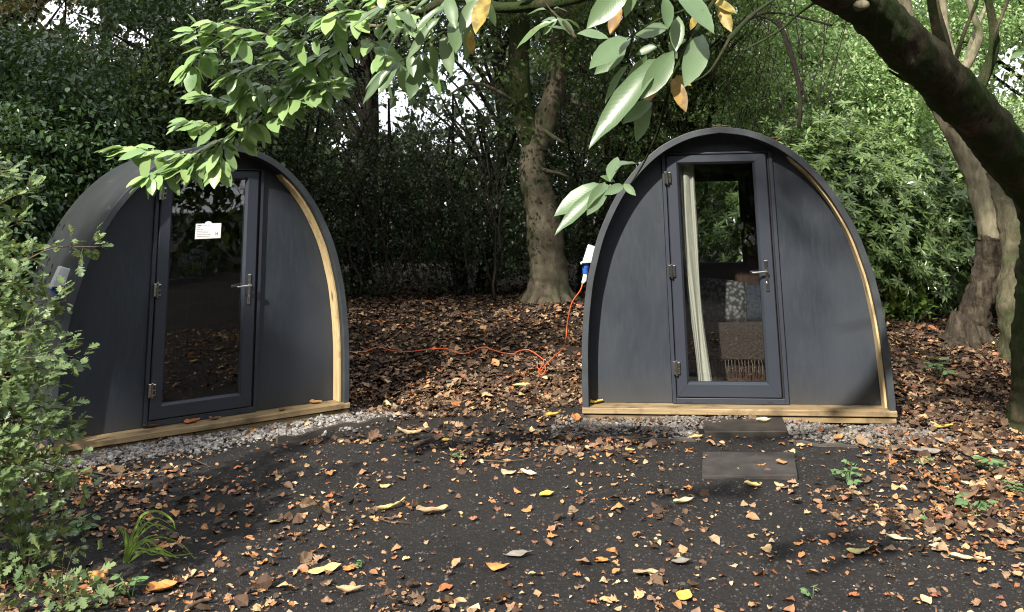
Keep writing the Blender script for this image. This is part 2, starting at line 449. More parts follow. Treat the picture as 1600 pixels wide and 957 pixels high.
def island_mat(name, cols, rough=.8, sc=30):
    m, nt, b = new_mat(name)
    g = nt.nodes.new('ShaderNodeNewGeometry')
    n = len(cols)
    c = ramp(nt, g.outputs['Random Per Island'], [(i / (n - 1), k) for i, k in enumerate(cols)]).outputs[0]
    nn = noise(nt, coord(nt), sc, 4)
    c = mixc(nt, ramp(nt, nn, [(.35, (.5, .5, .5)), (.65, (0, 0, 0))]).outputs[0], c, mixc(nt, .5, c, (.02, .015, .01)))
    nt.links.new(c, b.inputs['Base Color']); b.inputs['Roughness'].default_value = rough
    b.inputs['Specular IOR Level'].default_value = .35
    return m
M['stone_white'] = island_mat('limestone_chips', [(.10, .09, .085), (.28, .27, .26), (.17, .16, .15), (.42, .41, .40), (.12, .10, .085), (.05, .042, .035)])
M['stone_grey'] = island_mat('grey_gravel', [(.05, .045, .04), (.13, .12, .115), (.22, .205, .185), (.085, .08, .07), (.30, .28, .26), (.08, .05, .03)])
M['crumb'] = island_mat('soil_crumbs', [(.012, .011, .010), (.030, .027, .026), (.05, .047, .045), (.02, .018, .016), (.09, .085, .08), (.035, .028, .023), (.07, .05, .035), (.015, .013, .012), (.13, .125, .12)])

# leaves on the ground
LIT = [(.46, .19, .065), (.32, .11, .04), (.54, .27, .10), (.15, .07, .04), (.54, .36, .18), (.32, .13, .07), (.09, .05, .035), (.42, .29, .18), (.24, .14, .09), (.36, .20, .10), (.62, .46, .26), (.50, .22, .08)]
M['litter'] = island_mat('fallen_leaf_mix', LIT, .75, 60)
M['litter_old'] = island_mat('old_leaf_mix', [(.05, .028, .018), (.11, .06, .035), (.03, .018, .012), (.16, .10, .06), (.07, .04, .025), (.30, .21, .12), (.04, .022, .014), (.09, .05, .03), (.20, .13, .08)], .75, 60)

# ------------------------------------------------------------------ leaf templates
def strip_leaf(ts, ws, fold=.12, droop=.1, curl=0, lobes=None, wave=0):
    """cross-sections along the midrib -> vertices (along, across, up) and faces; ends close to a point"""
    V = []; F3 = []; F4 = []
    mid = []; lf = []; rt = []
    for i, (t, w) in enumerate(zip(ts, ws)):
        z = -droop * t * t + .02 * math.sin(7 * t)
        mid.append(len(V)); V.append((t, 0, z))
        if w > 0:
            lx = t + (lobes[i] if lobes else 0)
            zz = z + fold * w + curl * w * w * 2 + wave * math.sin(i * 2.4)
            z2 = z + fold * w + curl * w * w * 2 + wave * math.sin(i * 2.9 + 1.4)
            lf.append(len(V)); V.append((lx, w, zz))
            rt.append(len(V)); V.append((lx, -w, z2))
        else: lf.append(mid[-1]); rt.append(mid[-1])
    for i in range(len(ts) - 1):
        for s, flip in ((lf, 0), (rt, 1)):
            q = [mid[i], mid[i + 1], s[i + 1], s[i]]
            u = []
            for k in q:
                if k not in u: u.append(k)
            if flip: u = u[::-1]
            (F4 if len(u) == 4 else F3).append(u)
    return np.array(V, np.float32), np.array(F4, np.int32).reshape(-1, 4), np.array(F3, np.int32).reshape(-1, 3)

T_DIA = strip_leaf([0, .45, 1], [0, .27, 0], .15, .12)
T_SLIM = strip_leaf([0, .5, 1], [0, .15, 0], .15, .15)
T_OVAL = strip_leaf([0, .22, .55, .82, 1], [0, .22, .27, .16, 0], .18, .18)
T_MAG = strip_leaf([0, .07, .2, .38, .58, .76, .9, 1], [.012, .05, .14, .205, .215, .165, .08, 0], .30, .22, 0, None, .012)
T_MAGR = strip_leaf([0, .07, .2, .38, .58, .76, .9, 1], [.012, .08, .19, .25, .245, .19, .10, 0], .25, .25, 0, None, .015)
T_MAGW = strip_leaf([0, .07, .2, .38, .58, .76, .9, 1], [.012, .07, .18, .23, .23, .17, .09, 0], -.15, .35, 0, None, .03)
T_MAG2 = strip_leaf([0, .07, .2, .38, .58, .76, .9, 1], [.012, .04, .10, .15, .165, .13, .065, 0], .40, .35, 0, None, .02)
T_LOBE = strip_leaf([0, .18, .30, .42, .56, .68, .82, 1], [.01, .10, .40, .16, .42, .16, .24, 0], .12, .15, 0, [0, 0, .10, -.04, .10, -.02, .05, 0])
T_LIT = [strip_leaf([0, .15, .35, .6, .85, 1], [0, .22, .36, .32, .16, 0], f, d, c, None, w) for f, d, c, w in
         [(.15, .15, .4, .04), (-.2, -.1, -.3, .05), (.35, .35, .3, .04), (.05, -.25, .6, .06), (.5, .1, .1, .06)]]
T_JAG = [strip_leaf([0, .12, .28, .4, .55, .68, .85, 1], [.01, .17, .40, .27, .38, .24, .17, 0], f, d, c, [0, 0, .07, -.03, .06, -.02, .04, 0], w) for f, d, c, w in
         [(.15, .15, .3, .05), (-.2, -.1, -.25, .06), (.35, -.15, .25, .08), (.05, .35, .4, .06)]]

def nrm(v): return v / np.maximum(np.linalg.norm(v, axis=-1, keepdims=True), 1e-6)

def leaves_arrays(T, P, D, N, L):
    tv, f4, f3 = T
    D = nrm(D); N = N - D * (N * D).sum(-1, keepdims=True); N = nrm(N); S = np.cross(N, D)
    L = np.broadcast_to(np.asarray(L, float), (len(P),))
    V = P[:, None, :] + L[:, None, None] * (tv[None, :, 0:1] * D[:, None] + tv[None, :, 1:2] * S[:, None] + tv[None, :, 2:3] * N[:, None])
    off = (np.arange(len(P)) * len(tv))[:, None, None]
    return V.reshape(-1, 3), (f4[None] + off).reshape(-1, 4), (f3[None] + off).reshape(-1, 3)

def join_arrays(parts):
    Vs, A, B = [], [], []; n = 0
    for V, f4, f3 in parts:
        Vs.append(V); A.append(f4 + n); B.append(f3 + n); n += len(V)
    return np.concatenate(Vs), np.concatenate(A), np.concatenate(B)

def leaves_obj(name, T, P, D, N, L, mat, parent=None, smooth=False):
    if isinstance(T, list):
        idx = rng.integers(0, len(T), len(P))
        L = np.broadcast_to(np.asarray(L, float), (len(P),))
        V, A, B = join_arrays([leaves_arrays(t, P[idx == i], D[idx == i], N[idx == i], L[idx == i]) for i, t in enumerate(T) if (idx == i).any()])
        uv = np.concatenate([np.tile(t[0], ((idx == i).sum(), 1)) for i, t in enumerate(T)]) if smooth else None
    else:
        V, A, B = leaves_arrays(T, P, D, N, L); uv = np.tile(T[0], (len(P), 1)) if smooth else None
    return mesh_np(name, V, A, B, mat, parent, smooth, uv)

GAPS = [(100, 22, 60, 24, .85), (205, 58, 30, 20, .7), (704, 124, 64, 36, .80), (765, 112, 22, 20, .7), (598, 155, 42, 50, .80), (648, 178, 84, 24, .72), (745, 165, 30, 22, .8), (575, 95, 22, 30, .9), (712, 36, 16, 14, .5),
        (1582, 110, 30, 45, .85), (1500, 60, 22, 22, .4), (985, 30, 26, 14, .3), (20, 262, 24, 18, .5), (135, 55, 26, 16, .4), (318, 55, 20, 14, .5), (150, 70, 170, 60, .34), (330, 40, 60, 40, .3), (660, 190, 170, 60, .42)]
def thin(P, strength=1.0):
    """leaf-free holes in the canopy through which the sky shows, with ragged edges"""
    x, y = to_pix(P)
    keep = np.ones(len(P), bool)
    wob = .3 * np.sin(x * .53 + y * .41) * np.sin(x * .37 - y * .6) + .25 * np.sin(x * .11 + y * .07) + .25 * np.sin(x * .05 - y * .13 + 1) + .2 * np.sin(x * .31 + y * .23)
    for cx, cy, rx, ry, k in GAPS:
        d = ((x - cx) / rx) ** 2 + ((y - cy) / ry) ** 2 + wob
        keep &= ~((d < 1) & (rng.random(len(P)) < k * strength))
    return keep

def clump_points(c, r, ncl, per, cl_r, rng_=rng, shell=.0, flat=1.0):
    """clumps of points inside an ellipsoid; shell pushes the clumps outward"""
    d = nrm(rng_.normal(size=(ncl, 3)))
    rad = rng_.random(ncl) ** (1 / 3)
    rad = shell + (1 - shell) * rad
    C = np.array(c) + d * rad[:, None] * np.array(r)
    idx = rng_.integers(0, ncl, ncl * per)
    sc = np.array([1, 1, flat]) * cl_r
    sz = rng_.uniform(.6, 1.4, ncl)
    P = C[idx] + rng_.normal(size=(ncl * per, 3)) * sc * sz[idx][:, None] * .5
    return P, P - C[idx], C

def leaf_dirs(out, up=.9, droop=.3, rand=.6):
    n = len(out)
    D = nrm(out) * .7 + rng.normal(size=(n, 3)) * rand; D[:, 2] -= droop
    N = rng.normal(size=(n, 3)) * .55; N[:, 2] += up
    return D, N

def crown(name, parent, c, r, ncl, per, cl_r, L, mat, T=T_DIA, shell=0, flat=.6, gaps=1.0, up=.9, droop=.3, zmin=None, extra=None):
    P, out, C = clump_points(c, r, ncl, per, cl_r, shell=shell, flat=flat)
    if gaps:
        k = thin(P, gaps); P, out = P[k], out[k]
    if zmin is not None:
        k = P[:, 2] > zmin; P, out = P[k], out[k]
    if extra is not None:
        k = extra(P); P, out = P[k], out[k]
    D, N = leaf_dirs(out, up, droop)
    Ls = L * rng.uniform(.65, 1.35, len(P))
    return leaves_obj(name, T, P, D, N, Ls, mat, parent), C

def limbs(name, parent, base, C, n, r0, mat, sag=.1, seg=5):
    """thin limbs from a fork point to some of the clump centres"""
    mb = MB(); base = Vector(base)
    idx = rng.permutation(len(C))[:n]
    for i in idx:
        e = Vector(C[i]); k = gapless(e)
        if not k: continue
        mid = base.lerp(e, .5) + Vector((rnd.uniform(-.25, .25), rnd.uniform(-.25, .25), rnd.uniform(-sag, sag * 2.5)))
        q1 = base.lerp(mid, .5) + Vector((rnd.uniform(-.1, .1), rnd.uniform(-.1, .1), rnd.uniform(-.05, .1)))
        pts, rad = smooth_path([base, q1, mid, e], [r0, r0 * .7, r0 * .45, r0 * .12], 3)
        mb.tube(pts, rad, seg)
    return mb.build(name, mat, parent, True)
def gapless(e): return True

# ================================================================== THE SETTING
xs = np.unique(np.concatenate([np.linspace(-300, -14, 14), np.linspace(-14, -5, 40), np.linspace(-5, 5.5, 190), np.linspace(5.5, 14, 36), np.linspace(14, 300, 14)]))
ys = np.unique(np.concatenate([np.linspace(-300, -6, 14), np.linspace(-6, 2.5, 30), np.linspace(2.5, 14, 210), np.linspace(14, 26, 30), np.linspace(26, 400, 14)]))
GX, GY = np.meshgrid(xs, ys)
V = np.stack([GX, GY, gh(GX, GY)], -1).reshape(-1, 3)
nx, ny = len(xs), len(ys)
ii = (np.arange(ny - 1)[:, None] * nx + np.arange(nx - 1)[None]).ravel()
ground = mesh_np('ground', V, np.stack([ii, ii + 1, ii + nx + 1, ii + nx], -1), None, M['ground'], None, True)
props(ground, kind='structure')

# ================================================================== THE PODS
PROFILE = [(1.2, 0), (1.196, .25), (1.19, .46), (1.172, .69), (1.135, .95), (1.094, 1.12), (1.034, 1.32), (.95, 1.508), (.851, 1.68), (.728, 1.84), (.575, 1.985), (.416, 2.088), (.22, 2.165), (0, 2.198)]
def profile(off):
    """smooth outline of the shell moved inward by off, from the right foot over the top to the left foot"""
    pts, _ = smooth_path([Vector((x, z, 0)) for x, z in PROFILE], 0, 4)
    h = [(p.x, p.y) for p in pts]
    full = h + [(-x, z) for x, z in h[-2::-1]]
    out = []
    for i, (x, z) in enumerate(full):
        a = full[max(i - 1, 0)]; b = full[min(i + 1, len(full) - 1)]
        t = Vector((b[0] - a[0], b[1] - a[1])).normalized()
        out.append((x - t.y * off, z + t.x * off) if i not in (0, len(full) - 1) else (x - math.copysign(off, x), z))
    return out
SH = .046; REC = .17; DEP = 1.52

def arc_strip(mb, p_out, p_in, y0, y1):
    n = len(p_out)
    vs = [(x, y0, z) for x, z in p_out] + [(x, y0, z) for x, z in p_in] + [(x, y1, z) for x, z in p_out] + [(x, y1, z) for x, z in p_in]
    fs = []
    for i in range(n - 1):
        fs += [(i, i + 1, n + i + 1, n + i), (2 * n + i, 3 * n + i, 3 * n + i + 1, 2 * n + i + 1), (i, 2 * n + i, 2 * n + i + 1, i + 1), (n + i, n + i + 1, 3 * n + i + 1, 3 * n + i)]
    fs += [(0, n, 3 * n, 2 * n), (n - 1, 3 * n - 1, 4 * n - 1, 2 * n - 1)]
    return mb.add(vs, fs)

def pod(loc, rz, label, win, open_handle=0):
    root = empty('camping_pod', label, 'camping pod', loc, rz, 'arched camping pods')
    po, pi = profile(0), profile(SH)
    mb = MB(); arc_strip(mb, po, pi, .004, DEP); mb.build('roof_shell', M['roof'], root, True).data.shade_smooth()
    bpy.data.objects[root.children[-1].name].modifiers.new('e', 'EDGE_SPLIT').split_angle = math.radians(40)
    # painted front rim and an inner lining, both separate boards
    mb = MB(); arc_strip(mb, profile(-.003), profile(SH + .002), -.022, .006)
    mb.build('front_rim', M['rim'], root, False, .003)
    # timber trim up the inside of the sunny side
    n = next(i for i, p in enumerate(pi) if p[1] > 1.97)
    a = profile(SH + .001)[:n]; b = profile(SH + .018)[:n]
    b[-1] = ((a[-1][0] * .8 + b[-1][0] * .2), (a[-1][1] * .8 + b[-1][1] * .2))
    mb = MB(); arc_strip(mb, a, b, .045, REC - .005); mb.build('timber_trim', M['pine_arc'], root, False, .002)
    mb = MB(); q = profile(SH + .001)[n:]; q2 = profile(SH + .008)[n:]
    arc_strip(mb, q, q2, .01, REC - .005); mb.build('reveal_lining', M['reveal'], root)
    # front wall in three boards round the door
    e = profile(SH + .003)
    L_, R_ = -.486, .434; TZ = 2.005
    right = [(x, z) for x, z in e if x > R_ and z >= 0]; left = [(x, z) for x, z in e if x < L_ and z >= 0]
    def edge_z(x):
        for (x0, z0), (x1, z1) in zip(e, e[1:]):
            if x1 <= x <= x0: return z0 + (z1 - z0) * (x0 - x) / max(x0 - x1, 1e-6)
        return 2.1
    top = [(R_, edge_z(R_))] + [(x, z) for x, z in e if L_ < x < R_] + [(L_, edge_z(L_)), (L_, TZ), (R_, TZ)]
    mb = MB()
    mb.prism([(R_, 0.002)] + right + [(R_, edge_z(R_))], REC, REC + .02)
    mb.prism([(L_, edge_z(L_))] + left + [(L_, .002)], REC, REC + .02)
    w = mb.build('front_wall', M['panel'], root)
    mb = MB(); mb.prism(top, REC + .0005, REC + .02); mb.build('door_header', M['panel'], root)
    # door frame: outer members, then a sunk black seal
    mb = MB(); y0, y1 = REC - .028, REC + .04
    mb.box(-.483, -.452, y0, y1, 0, 2.001); mb.box(.400, .431, y0, y1, 0, 2.001)
    mb.box(-.4515, .3995, y0, y1, 1.985, 2.001); mb.box(-.4515, .3995, y0 - .004, y1, 0.001, .046)
    fr = mb.build('door_frame', M['upvc'], root, False, .004)
        # seal is a ring: cut by building four strips
    mb = MB()
    mb.box(.3785, .3995, REC - .006, REC + .03, .047, 1.984); mb.box(-.4515, -.4465, REC - .006, REC + .03, .047, 1.984)
    mb.box(-.446, .378, REC - .006, REC + .03, 1.979, 1.984); mb.box(-.446, .378, REC - .006, REC + .03, .047, .052)
    mb.build('seal', M['rubber'], fr)
    # outer leaf
    gu0, gu1, gv0, gv1 = -.345, .265, .168, 1.903
    dl, dr, db, dt = -.445, .376, .053, 1.978
    f = REC - .045
    mb = MB()
    def ring(x0, x1, z0, z1, X0, X1, Z0, Z1, ya, yb):
        o = [(X0, ya, Z0), (X1, ya, Z0), (X1, ya, Z1), (X0, ya, Z1)]; i_ = [(x0, yb, z0), (x1, yb, z0), (x1, yb, z1), (x0, yb, z1)]
        mb.add(o + i_, [(k, (k + 1) % 4, (k + 1) % 4 + 4, k + 4) for k in range(4)])
    g = .018
    ring(gu0 - g, gu1 + g, gv0 - g, gv1 + g, dl + .006, dr - .006, db + .006, dt - .006, f, f - .001)     # face
    ring(dl + .006, dr - .006, db + .006, dt - .006, dl, dr, db, dt, f + .006, f)                        # outer chamfer
    ring(dl, dr, db, dt, dl, dr, db, dt, REC + .02, f + .006)                                            # edge
    ring(gu0 - g * .5, gu1 + g * .5, gv0 - g * .5, gv1 + g * .5, gu0 - g, gu1 + g, gv0 - g, gv1 + g, f - .001, f + .010)
    ring(gu0, gu1, gv0, gv1, gu0 - g * .5, gu1 + g * .5, gv0 - g * .5, gv1 + g * .5, f + .010, f + .022)
    ring(gu0, gu1, gv0, gv1, gu0, gu1, gv0, gv1, f + .022, f + .06)
    door = mb.build('door', M['upvc'], root)
    # thin mitre lines at the corners
    mb = MB()
    for (xa, za), (xb, zb) in (((gu0 - g, gv0 - g), (dl + .008, db + .008)), ((gu1 + g, gv0 - g), (dr - .008, db + .008)), ((gu0 - g, gv1 + g), (dl + .008, dt - .008)), ((gu1 + g, gv1 + g), (dr - .008, dt - .008))):
        mb = MB(); mb.tube([(xa, f - .001, za), (xb, f - .001, zb)], .0009, 4); mb.build('mitre_joint', M['rubber'], door)
    mb = MB(); mb.box(gu0 - .002, gu1 + .002, f + .028, f + .032, gv0 - .002, gv1 + .002); mb.build('glass', M['glass'], door)
    # drain slots in the sill of the frame
    mb = MB(); mb.box(-.38, -.33, y0 - .0055, y0 - .003, .012, .018); mb.build('drain_slot', M['rubber'], fr); mb = MB(); mb.box(.26, .31, y0 - .0055, y0 - .003, .012, .018); mb.build('drain_slot', M['rubber'], fr)
    for hv in (1.794, 1.036, .279):
        mb = MB()
        mb.box(-.470, -.443, f - .022, f + .01, hv - .05, hv + .05)
        mb.box(-.4415, -.412, f - .020, f, hv - .046, hv + .046)
        mb.tube([(-.4415, f - .024, hv - .058), (-.4415, f - .024, hv + .058)], .009, 10)
        h = mb.build('hinge', M['chrome'], door, False, .003)
        mb = MB(); mb.box(-.438, -.416, f - .0225, f - .0202, hv + .004, hv + .034); mb.build('cover_cap', M['rubber'], h, False, .001); mb = MB(); mb.box(-.438, -.416, f - .0225, f - .0202, hv - .034, hv - .004)
        mb.build('cover_cap', M['rubber'], h, False, .001)
    # lever handle on a long plate
    mb = MB()
    hx = .318
    mb.box(hx - .014, hx + .014, f - .010, f, .87, 1.115)
    mb.tube([(hx, f - .006, 1.025), (hx, f - .050, 1.025)], .010, 12)
    pts, rad = smooth_path([(hx, f - .050, 1.025), (hx - .03, f - .056, 1.026), (hx - .085, f - .054, 1.022), (hx - .118, f - .050, 1.020)], [.010, .0095, .009, .008], 4)
    mb.tube(pts, rad, 12)
    hd = mb.build('handle', M['chrome'], door, False, .003)
    mb = MB(); mb.tube([(hx, f - .015, .935), (hx, f - .009, .935)], .010, 14); mb.box(hx - .004, hx + .004, f - .0155, f - .009, .905, .935)
    mb.build('keyhole', M['chrome'], hd, False, .001)
    mb = MB(); mb.tube([(hx, f + .06, 1.02), (hx - .005, f + .10, 1.02), (hx - .12, f + .10, 1.015)], .009, 10); mb.box(hx - .014, hx + .014, f + .061, f + .068, .87, 1.115)
    mb.build('inner_handle', M['chrome'], door)
    # timber foot: a deck board on top of a recessed bearer
    mb = MB(); mb.box(-1.205, 1.205, -.035, REC + .02, -.046, -.002); mb.build('timber_sill', M['pine'], root, False, .005)
    mb = MB(); mb.box(-1.20, 1.20, -.012, REC + .02, -.098, -.055); mb.build('timber_bearer', M['pine'], root, False, .004)
    mb = MB(); mb.box(-1.19, 1.19, .03, DEP - .02, -.16, -.05); mb.build('base', M['old_board'], root)
    # inside
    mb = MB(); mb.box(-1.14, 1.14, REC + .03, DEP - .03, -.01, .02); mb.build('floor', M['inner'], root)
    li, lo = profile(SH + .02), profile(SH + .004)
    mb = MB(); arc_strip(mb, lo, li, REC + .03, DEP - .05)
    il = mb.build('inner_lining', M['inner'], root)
    wl, wr, wb, wt, wy = win
    e2 = profile(SH + .01)
    mb = MB()
    def ez(x):
        for (x0, z0), (x1, z1) in zip(e2, e2[1:]):
            if x1 <= x <= x0: return z0 + (z1 - z0) * (x0 - x) / max(x0 - x1, 1e-6)
        return 2.1
    mb.prism([(wr, 0)] + [(x, z) for x, z in e2 if x > wr] + [(wr, ez(wr))], wy, wy + .03)
    mb.prism([(wl, ez(wl))] + [(x, z) for x, z in e2 if x < wl] + [(wl, 0)], wy, wy + .03)
    mb.prism([(wr, ez(wr))] + [(x, z) for x, z in e2 if wl < x < wr] + [(wl, ez(wl)), (wl, wt), (wr, wt)], wy, wy + .03)
    mb.prism([(wr, wb), (wl, wb), (wl, 0), (wr, 0)], wy, wy + .03)
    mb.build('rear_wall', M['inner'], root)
    mb = MB(); k = .03
    mb.box(wl - k, wl, wy - .02, wy + .045, wb - k, wt + k); mb.box(wr, wr + k, wy - .02, wy + .045, wb - k, wt + k)
    mb.box(wl, wr, wy - .02, wy + .05, wt, wt + k); mb.box(wl, wr, wy - .03, wy + .045, wb - k, wb)
    wn_ = mb.build('window', M['white'] if False else M['upvc'], root, False, .003)
    mb = MB(); mb.box(wl, wr, wy + .012, wy + .016, wb, wt); mb.build('pane', M['glass'], wn_)
    # hooded power inlet on the left flank
    mb = MB()
    xa = -1.06
    vs = [(xa, .26, 1.10), (xa, .37, 1.10), (xa, .36, 1.225), (xa, .27, 1.225), (xa - .13, .252, 1.095), (xa - .13, .378, 1.095), (xa - .075, .365, 1.25), (xa - .075, .265, 1.25)]
    mb.add(vs, [(0, 1, 2, 3), (4, 7, 6, 5), (0, 4, 5, 1), (2, 6, 7, 3), (0, 3, 7, 4), (1, 5, 6, 2)])
    ib = mb.build('power_inlet', M['grey_plastic'], root, False, .006)
    mb = MB(); mb.tube([(xa - .085, .315, 1.11), (xa - .105, .315, 1.05)], .028, 16); mb.build('inlet_collar', M['blue'], ib)
    mb = MB(); mb.box(xa - .142, xa - .128, .246, .384, 1.088, 1.105); mb.build('lid_lip', M['grey_plastic'], ib, False, .002)
    return root

POD_R = pod((1.7047, 7.8443, CAM_Z - 1.6129), -.1300, 'dark grey arched camping pod facing straight ahead, cream curtain behind its door glass', (-.34, .27, 1.02, 1.78, 1.44))
POD_L = pod((-2.4449, 7.9494, CAM_Z - 1.6747), .6381, 'dark grey arched camping pod turned at an angle, white notice on its door glass', (-.34, .36, 1.02, 1.83, 1.44))
def in_pod(root, p):
    a = root.rotation_euler.z; ca, sa = math.cos(a), math.sin(a)
    return Vector((root.location.x + p[0] * ca - p[1] * sa, root.location.y + p[0] * sa + p[1] * ca, root.location.z + p[2]))

# cream curtain gathered behind the glass
def curtain():
    root = empty('curtain', 'long cream curtain hanging behind the left side of the door glass', 'curtain', in_pod(POD_R, (-.2, REC + .09, 1.93)), POD_R.rotation_euler.z)
    nu, nv = 70, 60; vs = []
    for j in range(nv + 1):
        t = j / nv; z = 1.93 - 1.83 * t
        x0 = -.365 + .10 * t ** 1.2; x1 = -.200 + .045 * t ** 1.2 - .03 * math.sin(3.1 * t)
        for i in range(nu + 1):
            s = i / nu
            x = x0 + (x1 - x0) * s + .006 * math.sin(9 * t + 5 * s)
            y = .02 * math.sin(s * 26 + 1.2 * t) * (.55 + .5 * math.sin(s * 5 + 2)) * (1.1 - .3 * t) + .016 * math.sin(s * 9 + 3 * t) + .03 * s
            vs.append((x + .2, y, z - 1.93))
    vs = np.array(vs); ii = (np.arange(nv)[:, None] * (nu + 1) + np.arange(nu)[None]).ravel()
    o = mesh_np('fabric', vs, np.stack([ii, ii + 1, ii + nu + 2, ii + nu + 1], -1), None, M['curtain'], root, True)
    m = o.modifiers.new('s', 'SOLIDIFY'); m.thickness = .002
    mb = MB(); mb.tube([(-.2, .0, .01), (.62, .0, .01)], .008, 8); mb.build('rail', M['chrome'], root)
curtain()

# bed and bedding seen through the glass of the facing pod
def soft_box(mb_name, mat, parent, x0, x1, y0, y1, z0, z1, bev=.05, dims=None):
    mb = MB(); mb.box(x0, x1, y0, y1, z0, z1)
    o = mb.build(mb_name, mat, parent, True, bev, 5); return o
az = POD_R.rotation_euler.z
bed = empty('bed', 'low bed across the inside of the pod, seen through the door glass', 'bed', in_pod(POD_R, (.1, .80, .02)), az)
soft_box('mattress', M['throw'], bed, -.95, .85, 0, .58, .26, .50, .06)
mb = MB(); mb.box(-.95, .85, .05, .57, .0, .255); mb.build('bed_frame', M['inner'], bed, False, .01)
cu = MB()
def cushion(name, label, mat, loc, rot, sx, sz, th):
    n = 18; vs = []; 
    for side in (1, -1):
        for j in range(n + 1):
            for i in range(n + 1):
                u = -1 + 2 * i / n; v = -1 + 2 * j / n
                k = max(0, (1 - u ** 4) * (1 - v ** 4)) ** .5
                vs.append((u * sx * (1 - .06 * v * v), side * th * k, v * sz * (1 - .06 * u * u)))
    vs = np.array(vs); a = (np.arange(n)[:, None] * (n + 1) + np.arange(n)[None]).ravel(); m_ = (n + 1) ** 2
    f = np.concatenate([np.stack([a, a + 1, a + n + 2, a + n + 1], -1), np.stack([a, a + n + 1, a + n + 2, a + 1], -1) + m_])
    o = mesh_np(name, vs, f, None, mat, None, True); o.location = loc; o.rotation_euler = rot
    props(o, label, 'cushion', 'cushions on the bed'); return o
cushion('cushion', 'chunky knitted grey cushion leaning on the bed behind the curtain', M['knit'], in_pod(POD_R, (.0, 1.12, .70)), (-.35, .1, az), .26, .20, .09)
cushion('cushion', 'plain navy cushion beside the knitted one on the bed', M['navy'], in_pod(POD_R, (.42, 1.16, .68)), (-.35, -.05, az), .25, .17, .08)
th = empty('throw_blanket', 'dark throw with a pale knotted fringe hanging over the front of the bed', 'blanket', in_pod(POD_R, (.1, .78, .3)), az)
mb = MB(); mb.box(-1.0, .9, -.014, .012, -.06, .25); mb.build('cloth', M['throw'], th, False, .008)
mb = MB()
for i in range(66):
    x = -.97 + i * .028
    mb.tube([(x, -.008, -.06), (x + rnd.uniform(-.006, .006), -.012, -.10), (x + rnd.uniform(-.012, .012), -.01, -.15 - rnd.uniform(0, .03))], .004, 5)
mb.build('fringe', M['fringe'], th)

# notice on the angled pod's glass
nroot = empty('notice_card', 'white notice with small print fixed to the door glass of the angled pod', 'notice', in_pod(POD_L, (0, REC - .045 + .024, 0)), POD_L.rotation_euler.z)
def pod_uv(px, py, root, w):
    a = root.rotation_euler.z; n = Vector((-math.sin(a), math.cos(a), 0)); o = root.location + n * w
    d = pix(px, py, 5) - Vector((0, 0, CAM_Z)); t = n.dot(o - Vector((0, 0, CAM_Z))) / n.dot(d)
    P = Vector((0, 0, CAM_Z)) + d * t
    return (P - o).dot(Vector((math.cos(a), math.sin(a), 0))), P.z - root.location.z
wcard = REC - .021
q = [pod_uv(*p, POD_L, wcard) for p in ((304.5, 374), (344.5, 373.5), (344.8, 349), (306, 349))]
x0, x1 = q[0][0], q[1][0]; z0, z1 = q[0][1], q[2][1]
nroot.location = in_pod(POD_L, (0, wcard, 0))
mb = MB(); cx = (x0 + x1) / 2; outl = [(x0, z0), (x1, z0 + .002), (x1 + .002, z1), (cx + .03, z1)] + [(cx + .03 * math.cos(a), z1 + .018 * math.sin(a)) for a in (.5, 1.0, 1.57, 2.14, 2.64)] + [(cx - .03, z1), (x0 + .004, z1)]
mb.prism(outl, 0, .002); mb.build('card', M['card'], nroot)
mb = MB(); h_ = z1 - z0; w_ = x1 - x0
for k, (a, b_) in enumerate(((.07, .55), (.07, .20), (.07, .30), (.07, .55), (.07, .48), (.07, .62), (.07, .58))):
    zz = z1 - h_ * (.16 + k * .115)
    xx = x0 + w_ * a
    while xx < x0 + w_ * b_:
        l = rnd.uniform(.006, .018); mb.box(xx, min(xx + l, x0 + w_ * b_), -.0012, -.0006, zz, zz + h_ * .03); xx += l + .004
mb.build('small_print', M['ink'], nroot)
mb = MB(); bx, bz, s = x0 + w_ * .79, z0 + h_ * .20, h_ * .24
mb.box(bx, bx + s * .1799, -.0012, -.0006, bz, bz + s); mb.box(bx + s * .5501, bx + s * .73, -.0012, -.0006, bz, bz + s); mb.box(bx + s * .17, bx + s * .56, -.00125, -.0007, bz + s * .42, bz + s * .58)
mb.build('emblem', M['red_ink'], nroot); mb = MB()
mb.box(x0 + w_ * .08, x0 + w_ * .22, -.0012, -.0006, z1 - h_ * .145, z1 - h_ * .09)
mb.build('heading', M['red_ink'], nroot)

# orange cable and its plug
plug_top = in_pod(POD_R, (-1.06 - .105, .315, 1.05))
cb = empty('extension_cable', 'thin orange electric cable trailing over the dead leaves from a white and blue plug', 'cable', plug_top)
o_ = -plug_top
mb = MB()
p_end = plug_top + Vector((-.03, -.02, -.12))
mb.tube([v + o_ for v in (plug_top + Vector((0, 0, -.045)), plug_top + Vector((-.012, -.008, -.10)), p_end)], [.019, .019, .012], 14)
mb.build('plug', M['white'], cb, False, .003)
mb = MB(); mb.tube([v + o_ for v in (plug_top + Vector((0, 0, .005)), plug_top + Vector((0, 0, -.045)))], .025, 16); mb.build('plug_collar', M['blue'], cb)
path = [p_end, p_end + Vector((-.02, 0, -.06))] + [pix(x, y, Y) for x, y, Y in ((893, 475, 8.35), (886, 510, 8.5), (884, 535, 8.7))]
path += [gpix(x, y, .048 + .014 * math.sin(x * .11)) for x, y in ((878, 556), (866, 567), (853, 577), (846, 585), (840, 580), (841, 574), (851, 578), (852, 587), (846, 592), (842, 586), (850, 572), (842, 562), (826, 555), (812, 558), (800, 561), (780, 556), (755, 552), (735, 556), (720, 559), (700, 555), (680, 551), (660, 554), (640, 559), (615, 554), (590, 552), (570, 557), (548, 556), (520, 560))]
path, _ = smooth_path(path, 0, 4)
